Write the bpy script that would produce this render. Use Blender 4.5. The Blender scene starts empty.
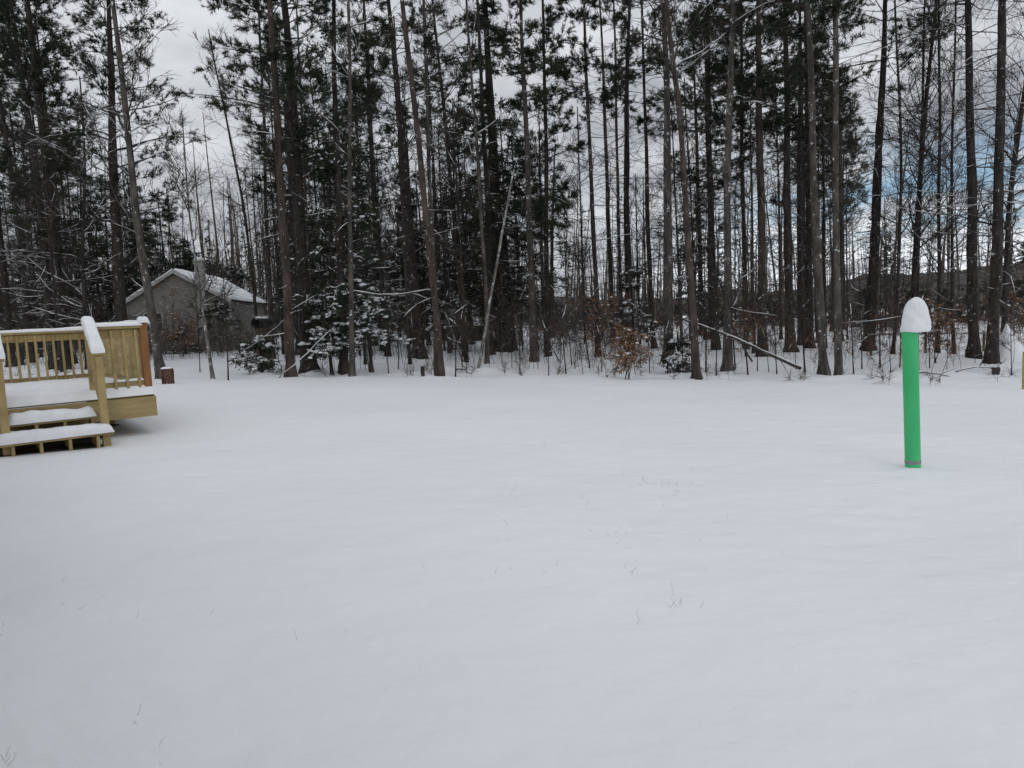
import bpy, math
import numpy as np
from mathutils import Matrix, Vector
C = bpy.context.scene
R = math.radians

# ------------------------------------------------------------------ camera, world, sun, exposure
F = 710.0
CAM_Z = 1.6
PITCH, ROLL = R(5.31), R(-2.7)
cd = bpy.data.cameras.new('camera'); cam = bpy.data.objects.new('camera', cd); C.collection.objects.link(cam)
cd.sensor_width = 36; cd.lens = F / 1024 * 36; cd.clip_end = 5000; cd.clip_start = .05
CM = Matrix.Rotation(math.pi/2 - PITCH, 4, 'X') @ Matrix.Rotation(ROLL, 4, 'Z')
cam.matrix_world = Matrix.Translation((0, 0, CAM_Z)) @ CM
C.camera = cam
SUN_EL, SUN_AZ = R(28), R(165)      # azimuth clockwise from +Y
w = bpy.data.worlds.new('World'); C.world = w; w.use_nodes = True
EXPOSURE = -0.36
SKY_STRENGTH = 0.1
def build_world():
    nt = w.node_tree; nt.nodes.clear(); N = nt.nodes.new; L = nt.links.new
    def val(op, a, b=None, c=None):
        n = N('ShaderNodeMath'); n.operation = op
        for i, v in enumerate((a, b, c)):
            if v is None: continue
            if isinstance(v, (int, float)): n.inputs[i].default_value = v
            else: L(v, n.inputs[i])
        return n.outputs[0]
    def sstep(v, lo, hi):
        n = N('ShaderNodeMapRange'); n.interpolation_type = 'SMOOTHSTEP'
        L(v, n.inputs[0]); n.inputs[1].default_value = lo; n.inputs[2].default_value = hi
        return n.outputs[0]
    tc = N('ShaderNodeTexCoord'); sp = N('ShaderNodeSeparateXYZ'); L(tc.outputs['Generated'], sp.inputs[0])
    x, y, z = sp.outputs
    zz = val('ADD', val('MAXIMUM', z, 0.0), .10)
    cb = N('ShaderNodeCombineXYZ'); L(val('DIVIDE', x, zz), cb.inputs[0]); L(val('DIVIDE', y, zz), cb.inputs[1])
    n1 = N('ShaderNodeTexNoise'); n1.inputs['Scale'].default_value = 1.35; n1.inputs['Detail'].default_value = 6; n1.inputs['Roughness'].default_value = .55
    L(cb.outputs[0], n1.inputs['Vector'])
    n2 = N('ShaderNodeTexNoise'); n2.inputs['Scale'].default_value = 1.1; n2.inputs['Detail'].default_value = 5
    mp = N('ShaderNodeMapping'); mp.inputs['Location'].default_value = (7.3, 2.1, 0); L(cb.outputs[0], mp.inputs[0]); L(mp.outputs[0], n2.inputs['Vector'])
    rp = N('ShaderNodeValToRGB'); L(n1.outputs[0], rp.inputs[0])
    rp.color_ramp.elements[0].position = .34; rp.color_ramp.elements[0].color = (.40, .425, .465, 1)
    rp.color_ramp.elements[1].position = .64; rp.color_ramp.elements[1].color = (.78, .805, .84, 1)
    # brighter overhead (as an overcast sky is) and along the low right-hand horizon where the cloud thins
    azf = sstep(val('ADD', val('MULTIPLY', x, .60), val('MULTIPLY', y, .80)), .83, .95)
    low = sstep(z, .17, .05)
    gain = val('ADD', val('ADD', 1.0, val('MULTIPLY', z, .72)), val('MULTIPLY', val('MULTIPLY', azf, low), 1.25))
    cl = N('ShaderNodeVectorMath'); cl.operation = 'SCALE'; L(rp.outputs[0], cl.inputs[0]); L(val('MULTIPLY', gain, 1/SKY_STRENGTH), cl.inputs['Scale'])
    sk = N('ShaderNodeTexSky'); sk.sky_type = 'NISHITA'; sk.sun_disc = False
    sk.sun_elevation = SUN_EL; sk.sun_rotation = SUN_AZ; sk.air_density = 1.0; sk.ozone_density = 1.5; sk.dust_density = .3
    bandv = val('MULTIPLY', sstep(z, .055, .09), sstep(z, .22, .14))
    azg = sstep(val('ADD', val('MULTIPLY', x, .64), val('MULTIPLY', y, .77)), .885, .985)
    gap = val('MULTIPLY', val('MULTIPLY', val('MULTIPLY', azg, bandv), sstep(n2.outputs[0], .42, .56)), .85)
    mx = N('ShaderNodeMix'); mx.data_type = 'RGBA'; tn = N('ShaderNodeVectorMath'); tn.operation = 'MULTIPLY'; L(sk.outputs[0], tn.inputs[0]); tn.inputs[1].default_value = (.80, 1.0, 1.15)
    L(gap, mx.inputs['Factor']); L(cl.outputs[0], mx.inputs['A']); L(tn.outputs[0], mx.inputs['B'])
    bg = N('ShaderNodeBackground'); bg.inputs['Strength'].default_value = SKY_STRENGTH; L(mx.outputs['Result'], bg.inputs[0])
    out = N('ShaderNodeOutputWorld'); L(bg.outputs[0], out.inputs[0])
build_world()
sd = bpy.data.lights.new('sun', 'SUN'); sd.energy = .5; sd.angle = R(35); sd.color = (1, .96, .9)
so = bpy.data.objects.new('sun', sd); C.collection.objects.link(so)
sdir = Vector((math.sin(SUN_AZ)*math.cos(SUN_EL), math.cos(SUN_AZ)*math.cos(SUN_EL), math.sin(SUN_EL)))
so.rotation_euler = sdir.to_track_quat('Z', 'Y').to_euler(); so.location = (6, -20, 25)
vs = C.view_settings; vs.view_transform = 'Standard'; vs.look = 'None'; vs.exposure = EXPOSURE; vs.gamma = 1; vs.use_curve_mapping = False
C.render.engine = 'CYCLES'
C.cycles.max_bounces = 6; C.cycles.diffuse_bounces = 3; C.cycles.glossy_bounces = 2; C.cycles.transmission_bounces = 2

# ------------------------------------------------------------------ small tools
def nrm(v): return v / np.maximum(np.linalg.norm(v, axis=-1, keepdims=True), 1e-9)
_lat = np.random.default_rng(5).random((256, 256))
def vnoise(x, y):
    x = np.asarray(x, float); y = np.asarray(y, float)
    xi = np.floor(x).astype(int); yi = np.floor(y).astype(int); fx = x-xi; fy = y-yi
    fx = fx*fx*(3-2*fx); fy = fy*fy*(3-2*fy)
    a = _lat[xi % 256, yi % 256]; b = _lat[(xi+1) % 256, yi % 256]; c = _lat[xi % 256, (yi+1) % 256]; d = _lat[(xi+1) % 256, (yi+1) % 256]
    return (a*(1-fx)+b*fx)*(1-fy)+(c*(1-fx)+d*fx)*fy - .5
EX = np.array([-60, -25, -10.5, 0, 5, 10, 14, 40.]); EY = np.array([26, 23, 20.4, 19.4, 17.6, 14.6, 13.5, 13.])
def edge_y(x): return np.interp(x, EX, EY)
def smooth(t): t = np.clip(t, 0, 1); return t*t*(3-2*t)
def hz(x, y):
    """broad ground height"""
    x = np.asarray(x, float); y = np.asarray(y, float)
    b = y - edge_y(x)
    z = -.6*np.tanh(x/17)*smooth((y+14)/22)
    z = z + .013*np.clip(b, 0, 70) - .05*smooth(b/1.2)
    return z
MOUNDS = []
def hfull(x, y):
    z = hz(x, y); b = y - edge_y(x); wd = smooth((b+.6)/1.5)
    z = z + .05*vnoise(x*.35+3, y*.35) + (.028-.012*wd)*vnoise(x*1.1, y*1.1+9) + (.009)*vnoise(x*2.9, y*2.9+4)*(1-wd)
    z = z + wd*(.09*vnoise(x*.9, y*.9+33) + .08*vnoise(x*2.3+8, y*2.3) + .05*vnoise(x*5, y*5) - .035)
    for (mx, my, mh, mr) in MOUNDS:
        d2 = ((x-mx)**2+(y-my)**2)/(mr*mr)
        z = z + mh*np.exp(-d2)
    return z
CR = np.array(CM.to_3x3())
def ray(px, py): return CR @ np.array([(px-512)/F, -(py-384)/F, -1.])
def G(px, py):
    """the point of the ground seen there, as x, y"""
    d = ray(px, py); t = 2.
    for _ in range(4000):
        p = d*t
        if CAM_Z + p[2] <= hz(p[0], p[1]): break
        t += .02
    return p[0], p[1]
def at(px, py, Y):
    d = ray(px, py); t = Y/d[1]; return np.array([d[0]*t, Y, CAM_Z + d[2]*t])
class MB:
    def __init__(s): s.v = []; s.f3 = []; s.f4 = []; s.n = 0; s.m3 = []; s.m4 = []
    def add(s, v, f, mi=0):
        v = np.asarray(v, float).reshape(-1, 3); f = np.asarray(f, int)
        if len(v) == 0: return s
        if f.shape[1] == 3: s.f3.append(f+s.n); s.m3.append(np.full(len(f), mi))
        else: s.f4.append(f+s.n); s.m4.append(np.full(len(f), mi))
        s.v.append(v); s.n += len(v); return s
    def mesh(s, name, mats, smoothed=True):
        me = bpy.data.meshes.new(name)
        v = np.concatenate(s.v)
        f3 = np.concatenate(s.f3) if s.f3 else np.zeros((0, 3), int); f4 = np.concatenate(s.f4) if s.f4 else np.zeros((0, 4), int)
        me.vertices.add(len(v)); me.vertices.foreach_set('co', v.astype(np.float32).ravel())
        nl = f3.size+f4.size; me.loops.add(nl); me.polygons.add(len(f3)+len(f4))
        me.loops.foreach_set('vertex_index', np.concatenate([f3.ravel(), f4.ravel()]).astype(np.int32))
        st = np.concatenate([np.arange(len(f3))*3, f3.size+np.arange(len(f4))*4]).astype(np.int32)
        me.polygons.foreach_set('loop_start', st)
        mi = np.concatenate((s.m3 or [np.zeros(0, int)])+(s.m4 or [np.zeros(0, int)])).astype(np.int32)
        me.polygons.foreach_set('material_index', mi)
        me.polygons.foreach_set('use_smooth', np.full(len(f3)+len(f4), smoothed))
        me.update(calc_edges=True); me.validate()
        for m in (mats if isinstance(mats, (list, tuple)) else [mats]): me.materials.append(m)
        return me
    def build(s, name, mats, parent=None, smoothed=True):
        if s.n == 0: return None
        o = bpy.data.objects.new(name, s.mesh(name, mats, smoothed)); C.collection.objects.link(o)
        if parent: o.parent = parent
        return o
def tag(o, label=None, cat=None, group=None, kind=None):
    if label: o['label'] = label
    if cat: o['category'] = cat
    if group: o['group'] = group
    if kind: o['kind'] = kind
    return o
def empty(name, loc, label, cat, group=None, rz=0):
    o = bpy.data.objects.new(name, None); C.collection.objects.link(o); o.location = loc; o.rotation_euler.z = rz
    o.empty_display_size = .3
    return tag(o, label, cat, group)
def dup(root, loc, rz, sc, label=None, group=None):
    r = root.copy(); C.collection.objects.link(r); r.location = loc; r.rotation_euler.z = rz; r.scale = (sc, sc, sc)
    if label: r['label'] = label
    if group: r['group'] = group
    for ch in list(root.children):
        c = ch.copy(); C.collection.objects.link(c); c.parent = r
        for g in ch.children:
            d = g.copy(); C.collection.objects.link(d); d.parent = c
    return r
# boxes: axis frame given by three vectors
def box(mb, c, ax, ay, az, mi=0, bev=.006):
    """chamfered box, centre c, half-extent vectors ax ay az"""
    c, ax, ay, az = map(lambda q: np.asarray(q, float), (c, ax, ay, az))
    L = [np.linalg.norm(q) for q in (ax, ay, az)]; b = [min(bev/l, .45) for l in L]
    vs_ = []; idx = {}
    for sx in (-1, 1):
        for sy in (-1, 1):
            for sz in (-1, 1):
                for k in range(3):
                    k3 = [1-b[0], 1-b[1], 1-b[2]]; k3[k] = 1
                    idx[(sx, sy, sz, k)] = len(vs_); vs_.append(c + ax*sx*k3[0]+ay*sy*k3[1]+az*sz*k3[2])
    q = []; t = []
    def fix(f):
        p = [vs_[i] for i in f]; n = np.cross(p[1]-p[0], p[2]-p[0]); m = sum(p)/len(p)-c
        return f if np.dot(n, m) > 0 else f[::-1]
    for k in range(3):
        o = [i for i in range(3) if i != k]
        for s in (-1, 1):
            f = []
            for (a, b2) in ((-1, -1), (1, -1), (1, 1), (-1, 1)):
                sg = [0, 0, 0]; sg[k] = s; sg[o[0]] = a; sg[o[1]] = b2; f.append(idx[(*sg, k)])
            q.append(fix(f))
        for a in (-1, 1):
            for b2 in (-1, 1):
                f = []
                for (s, kk) in ((-1, o[0]), (1, o[0]), (1, o[1]), (-1, o[1])):
                    sg = [0, 0, 0]; sg[k] = s; sg[o[0]] = a; sg[o[1]] = b2; f.append(idx[(*sg, kk)])
                q.append(fix(f))
    for sx in (-1, 1):
        for sy in (-1, 1):
            for sz in (-1, 1): t.append(fix([idx[(sx, sy, sz, k)] for k in range(3)]))
    n0 = mb.n
    mb.add(np.array(vs_), np.array(q), mi); mb.f3.append(np.array(t)+n0); mb.m3.append(np.full(len(t), mi))
def beam(mb, p0, p1, wv, hv, mi=0, bev=.006):
    p0 = np.asarray(p0, float); p1 = np.asarray(p1, float)
    box(mb, (p0+p1)/2, (p1-p0)/2, np.asarray(wv, float)/2, np.asarray(hv, float)/2, mi, bev)
def tubes(paths, radii, sides=4, cap=False):
    M, k, _ = paths.shape
    t = np.empty_like(paths); t[:, 1:-1] = paths[:, 2:]-paths[:, :-2]; t[:, 0] = paths[:, 1]-paths[:, 0]; t[:, -1] = paths[:, -1]-paths[:, -2]
    t = nrm(t); big = np.abs(nrm(paths[:, -1]-paths[:, 0])[:, 2]) > .8
    ref = np.where(big[:, None], np.array([1., 0, 0]), np.array([0, 0, 1.]))[:, None, :]
    a = nrm(np.cross(np.broadcast_to(ref, t.shape), t)); b = np.cross(t, a)
    an = np.arange(sides)*2*np.pi/sides
    v = paths[:, :, None, :] + radii[:, :, None, None]*(a[:, :, None, :]*np.cos(an)[None, None, :, None]+b[:, :, None, :]*np.sin(an)[None, None, :, None])
    i = np.arange(M)[:, None, None]*k*sides; j = np.arange(k-1)[None, :, None]*sides; s = np.arange(sides)[None, None, :]; s1 = (s+1) % sides
    f = np.stack([i+j+s, i+j+s1, i+j+sides+s1, i+j+sides+s], -1).reshape(-1, 4)
    return v.reshape(-1, 3), f
def grow(rng, starts, dirs, lens, k=4, wob=.12, up=0.):
    M = len(starts); P = np.empty((M, k, 3)); P[:, 0] = starts; d = nrm(np.asarray(dirs, float)); st = (lens/(k-1))[:, None]
    for i in range(1, k):
        d = nrm(d + rng.normal(0, wob, (M, 3)) + np.array([0, 0, 1.])*np.asarray(up).reshape(-1, 1))
        P[:, i] = P[:, i-1]+d*st
    return P
def sample(rng, P, n, t0=.2, t1=1.):
    M, k, _ = P.shape; idx = np.repeat(np.arange(M), n); t = rng.uniform(t0, t1, len(idx))*(k-1); i = np.minimum(t.astype(int), k-2); f = (t-i)[:, None]
    a = P[idx, i]; b = P[idx, i+1]
    return a*(1-f)+b*f, nrm(b-a), idx, t/(k-1)
def spread(rng, d, lo, hi, flat=0.):
    r = rng.normal(0, 1, d.shape); r[:, 2] *= (1-flat); p = nrm(np.cross(d, np.cross(r, d))); a = rng.uniform(lo, hi, len(d))[:, None]
    return nrm(d*np.cos(a)+p*np.sin(a))
def taper(M, k, r0, r1): return np.linspace(0, 1, k)[None, :]*(np.broadcast_to(np.asarray(r1), (M,))-np.broadcast_to(np.asarray(r0), (M,)))[:, None]+np.broadcast_to(np.asarray(r0), (M,))[:, None]
def blades(rng, P, n, ln, wd, fw=.6, rnd=.7, up=.15):
    pos, d, _, _ = sample(rng, P, n, .15, 1.)
    d = nrm(d*fw + rng.normal(0, rnd, d.shape) + np.array([0, 0, up])); s = nrm(np.cross(d, rng.normal(0, 1, d.shape)))
    l = (ln*rng.uniform(.6, 1.25, len(pos)))[:, None]; hw = (wd*rng.uniform(.7, 1.3, len(pos)))[:, None]/2
    v = np.stack([pos-s*hw, pos+s*hw, pos+d*l], 1).reshape(-1, 3)
    return v, np.arange(len(v)).reshape(-1, 3)
def leaves(rng, pos, ln, wd):
    M = len(pos); d = nrm(rng.normal(0, 1, (M, 3))+np.array([0, 0, -.5])); s = nrm(np.cross(d, rng.normal(0, 1, (M, 3)))); l = (ln*rng.uniform(.6, 1.3, M))[:, None]; h = (wd*rng.uniform(.7, 1.2, M))[:, None]/2
    n = np.cross(d, s)
    v = np.stack([pos, pos+d*l*.5-s*h+n*l*.1, pos+d*l, pos+d*l*.5+s*h+n*l*.1], 1).reshape(-1, 3)
    return v, np.arange(len(v)).reshape(-1, 4)
_g = (1+5**.5)/2
ICO = nrm(np.array([(-1, _g, 0), (1, _g, 0), (-1, -_g, 0), (1, -_g, 0), (0, -1, _g), (0, 1, _g), (0, -1, -_g), (0, 1, -_g), (_g, 0, -1), (_g, 0, 1), (-_g, 0, -1), (-_g, 0, 1)], float))
ICF = np.array([(0, 11, 5), (0, 5, 1), (0, 1, 7), (0, 7, 10), (0, 10, 11), (1, 5, 9), (5, 11, 4), (11, 10, 2), (10, 7, 6), (7, 1, 8), (3, 9, 4), (3, 4, 2), (3, 2, 6), (3, 6, 8), (3, 8, 9), (4, 9, 5), (2, 4, 11), (6, 2, 10), (8, 6, 7), (9, 8, 1)])
def blobs(rng, pos, sx, sz):
    M = len(pos); s = (sx*rng.uniform(.5, 1.5, M))[:, None, None]*np.stack([rng.uniform(.7, 1.4, M), rng.uniform(.7, 1.4, M), np.full(M, sz/sx)], -1)[:, None, :]
    v = pos[:, None, :]+ICO[None]*s*rng.uniform(.75, 1.25, (M, 12, 1))
    return v.reshape(-1, 3), (ICF[None]+np.arange(M)[:, None, None]*12).reshape(-1, 3)
def snow_on(rng, P, rad, s=.016, keep=.7):
    """an uneven thread of snow lying along the top of branches"""
    M, k, _ = P.shape; m = rng.random(M) < keep
    if not m.any(): return None
    P = P[m].copy(); r = np.broadcast_to(rad, (M, k))[m]
    sr = s*rng.uniform(.35, 1.3, r.shape); sr *= np.where(rng.random(r.shape) < .3, .15, 1.); sr[:, -1] *= .4
    P[:, :, 2] += r*.75+sr*.55
    return tubes(P, sr, 4)

# ------------------------------------------------------------------ materials
def mat(name, rough=.8):
    m = bpy.data.materials.new(name); m.use_nodes = True; nt = m.node_tree; b = nt.nodes['Principled BSDF']; b.inputs['Roughness'].default_value = rough
    b.inputs['Specular IOR Level'].default_value = .25
    return m, nt, b
def noise_mat(name, c0, c1, scale=8, stretch=(1, 1, 1), rough=.85, bump=.3, bscale=None, dist=.01, lo=.35, hi=.65, detail=5, rand=0.):
    m, nt, b = mat(name, rough); N = nt.nodes.new; L = nt.links.new
    tc = N('ShaderNodeTexCoord'); mp = N('ShaderNodeMapping'); mp.inputs['Scale'].default_value = stretch; L(tc.outputs['Object'], mp.inputs[0])
    n = N('ShaderNodeTexNoise'); n.inputs['Scale'].default_value = scale; n.inputs['Detail'].default_value = detail; L(mp.outputs[0], n.inputs['Vector'])
    r = N('ShaderNodeValToRGB'); r.color_ramp.elements[0].position = lo; r.color_ramp.elements[1].position = hi
    r.color_ramp.elements[0].color = (*c0, 1); r.color_ramp.elements[1].color = (*c1, 1); L(n.outputs[0], r.inputs[0])
    col = r.outputs[0]
    if rand:
        oi = N('ShaderNodeObjectInfo'); mr = N('ShaderNodeMapRange'); L(oi.outputs['Random'], mr.inputs[0]); mr.inputs[3].default_value = 1-rand; mr.inputs[4].default_value = 1+rand
        vm = N('ShaderNodeVectorMath'); vm.operation = 'SCALE'; L(col, vm.inputs[0]); L(mr.outputs[0], vm.inputs['Scale']); col = vm.outputs[0]
    L(col, b.inputs['Base Color'])
    if bump:
        n2 = N('ShaderNodeTexNoise'); n2.inputs['Scale'].default_value = bscale or scale*2; n2.inputs['Detail'].default_value = 6; L(mp.outputs[0], n2.inputs['Vector'])
        bp = N('ShaderNodeBump'); bp.inputs['Strength'].default_value = bump; bp.inputs['Distance'].default_value = dist; L(n2.outputs[0], bp.inputs['Height']); L(bp.outputs[0], b.inputs['Normal'])
    return m
def bark_mat(name, c0, c1, flecks=.615, rand=.25):
    """furrowed bark with bits of wind-blown snow caught on it"""
    m = noise_mat(name, c0, c1, 7, (1, 1, .30), .92, 1., 12, .06, .36, .66, 7, rand); nt = m.node_tree; N = nt.nodes.new; L = nt.links.new; b = nt.nodes['Principled BSDF']
    src = b.inputs['Base Color'].links[0].from_socket
    tc = N('ShaderNodeTexCoord'); n = N('ShaderNodeTexNoise'); n.inputs['Scale'].default_value = 5; n.inputs['Detail'].default_value = 6; n.inputs['Roughness'].default_value = .82; L(tc.outputs['Object'], n.inputs['Vector'])
    mr = N('ShaderNodeMapRange'); L(n.outputs[0], mr.inputs[0]); mr.inputs[1].default_value = flecks; mr.inputs[2].default_value = flecks+.03
    g = N('ShaderNodeNewGeometry'); dt = N('ShaderNodeVectorMath'); dt.operation = 'DOT_PRODUCT'; dt.inputs[1].default_value = (-.55, -.75, .3); L(g.outputs['Normal'], dt.inputs[0])
    m2 = N('ShaderNodeMapRange'); L(dt.outputs['Value'], m2.inputs[0]); m2.inputs[1].default_value = -.1; m2.inputs[2].default_value = .4
    mu = N('ShaderNodeMath'); mu.operation = 'MULTIPLY'; L(mr.outputs[0], mu.inputs[0]); L(m2.outputs[0], mu.inputs[1])
    mx = N('ShaderNodeMix'); mx.data_type = 'RGBA'; L(mu.outputs[0], mx.inputs['Factor']); L(src, mx.inputs['A']); mx.inputs['B'].default_value = (.75, .77, .8, 1); L(mx.outputs['Result'], b.inputs['Base Color'])
    return m
def snow_material():
    m, nt, b = mat('snow', .75); N = nt.nodes.new; L = nt.links.new
    tc = N('ShaderNodeTexCoord')
    n = N('ShaderNodeTexNoise'); n.inputs['Scale'].default_value = .35; n.inputs['Detail'].default_value = 4; L(tc.outputs['Object'], n.inputs['Vector'])
    r = N('ShaderNodeValToRGB'); r.color_ramp.elements[0].position = .3; r.color_ramp.elements[1].position = .7
    r.color_ramp.elements[0].color = (.80, .815, .84, 1); r.color_ramp.elements[1].color = (.86, .87, .885, 1); L(n.outputs[0], r.inputs[0]); L(r.outputs[0], b.inputs['Base Color'])
    mp = N('ShaderNodeMapping'); mp.inputs['Rotation'].default_value = (0, 0, .9); mp.inputs['Scale'].default_value = (1, 1.7, 1); L(tc.outputs['Object'], mp.inputs[0])
    a = N('ShaderNodeTexNoise'); a.inputs['Scale'].default_value = 2.3; a.inputs['Detail'].default_value = 3.5; a.inputs['Roughness'].default_value = .45; L(mp.outputs[0], a.inputs['Vector'])
    c = N('ShaderNodeTexNoise'); c.inputs['Scale'].default_value = 45; c.inputs['Detail'].default_value = 4; L(tc.outputs['Object'], c.inputs['Vector'])
    b1 = N('ShaderNodeBump'); b1.inputs['Strength'].default_value = .6; b1.inputs['Distance'].default_value = .055; L(a.outputs[0], b1.inputs['Height'])
    b2 = N('ShaderNodeBump'); b2.inputs['Strength'].default_value = .35; b2.inputs['Distance'].default_value = .006; L(c.outputs[0], b2.inputs['Height']); d_ = N('ShaderNodeTexNoise'); d_.inputs['Scale'].default_value = 7; d_.inputs['Detail'].default_value = 3; L(tc.outputs['Object'], d_.inputs['Vector']); b3 = N('ShaderNodeBump'); b3.inputs['Strength'].default_value = .5; b3.inputs['Distance'].default_value = .014; L(d_.outputs[0], b3.inputs['Height']); L(b1.outputs[0], b3.inputs['Normal']); L(b3.outputs[0], b2.inputs['Normal']); L(b2.outputs[0], b.inputs['Normal'])
    return m
SNOW = snow_material()
SNOWC = noise_mat('clinging_snow', (.78, .79, .82), (.86, .87, .885), 6, rough=.8, bump=.3, bscale=30, dist=.01)
BARK = {
 'dark': bark_mat('dark_bark', (.022, .019, .0175), (.060, .052, .046)),
 'grey': bark_mat('grey_bark', (.038, .034, .031), (.105, .093, .082), .60),
 'red': bark_mat('reddish_bark', (.032, .026, .023), (.090, .071, .061), .62),
 'pale': bark_mat('pale_bark', (.10, .095, .087), (.27, .26, .24), .56),
}
TWIG = noise_mat('twig_bark', (.032, .027, .024), (.075, .063, .055), 4, rough=.9, bump=0, rand=.2)
NEEDLE = noise_mat('pine_needles', (.015, .020, .012), (.040, .048, .028), 1.3, rough=.75, bump=0, rand=.25)
HEMLOCK = noise_mat('hemlock_needles', (.016, .023, .014), (.045, .053, .035), 1.6, rough=.75, bump=0, rand=.2)
BEECH = noise_mat('beech_leaf', (.15, .075, .042), (.38, .235, .145), 7, rough=.8, bump=0, rand=.15)
BRUSH = noise_mat('brush_stem', (.05, .042, .036), (.13, .11, .095), 2, rough=.9, bump=0)
REDBRUSH = noise_mat('red_brush_stem', (.07, .042, .035), (.17, .10, .08), 2, rough=.9, bump=0)
GRASS = noise_mat('dry_grass', (.05, .042, .030), (.12, .10, .07), 5, rough=.9, bump=0)
def lumber(name, c0, c1, *a, **k):
    m = noise_mat(name, c0, c1, *a, rand=.13, **k); nt = m.node_tree; N = nt.nodes.new; L = nt.links.new; b = nt.nodes['Principled BSDF']; src = b.inputs['Base Color'].links[0].from_socket
    tc = N('ShaderNodeTexCoord'); v = N('ShaderNodeTexVoronoi'); v.inputs['Scale'].default_value = 3.2; L(tc.outputs['Object'], v.inputs['Vector']); mr = N('ShaderNodeMapRange'); L(v.outputs['Distance'], mr.inputs[0]); mr.inputs[1].default_value = .075; mr.inputs[2].default_value = .045
    g = N('ShaderNodeTexNoise'); g.inputs['Scale'].default_value = 2.5; L(tc.outputs['Object'], g.inputs['Vector']); st = N('ShaderNodeMapRange'); L(g.outputs[0], st.inputs[0]); st.inputs[1].default_value = .5; st.inputs[2].default_value = .75; st.inputs[4].default_value = .35
    ad = N('ShaderNodeMath'); ad.operation = 'MAXIMUM'; L(mr.outputs[0], ad.inputs[0]); L(st.outputs[0], ad.inputs[1])
    mx = N('ShaderNodeMix'); mx.data_type = 'RGBA'; L(ad.outputs[0], mx.inputs['Factor']); L(src, mx.inputs['A']); mx.inputs['B'].default_value = (.17, .115, .05, 1); L(mx.outputs['Result'], b.inputs['Base Color']); return m
WOOD = lumber('new_lumber', (.29, .215, .092), (.45, .345, .165), 5, (1, 1, .9), .7, .25, 40, .004, .3, .72)
WOODB = lumber('new_lumber_plank', (.31, .23, .10), (.47, .365, .18), 2.2, (1, 1, 6), .7, .2, 30, .004)
CEDAR = noise_mat('cedar_board', (.18, .080, .030), (.28, .132, .055), 6, (2, 2, .4), .75, .2)
UNDER = noise_mat('weathered_underside', (.05, .04, .03), (.10, .08, .06), 5)

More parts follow.
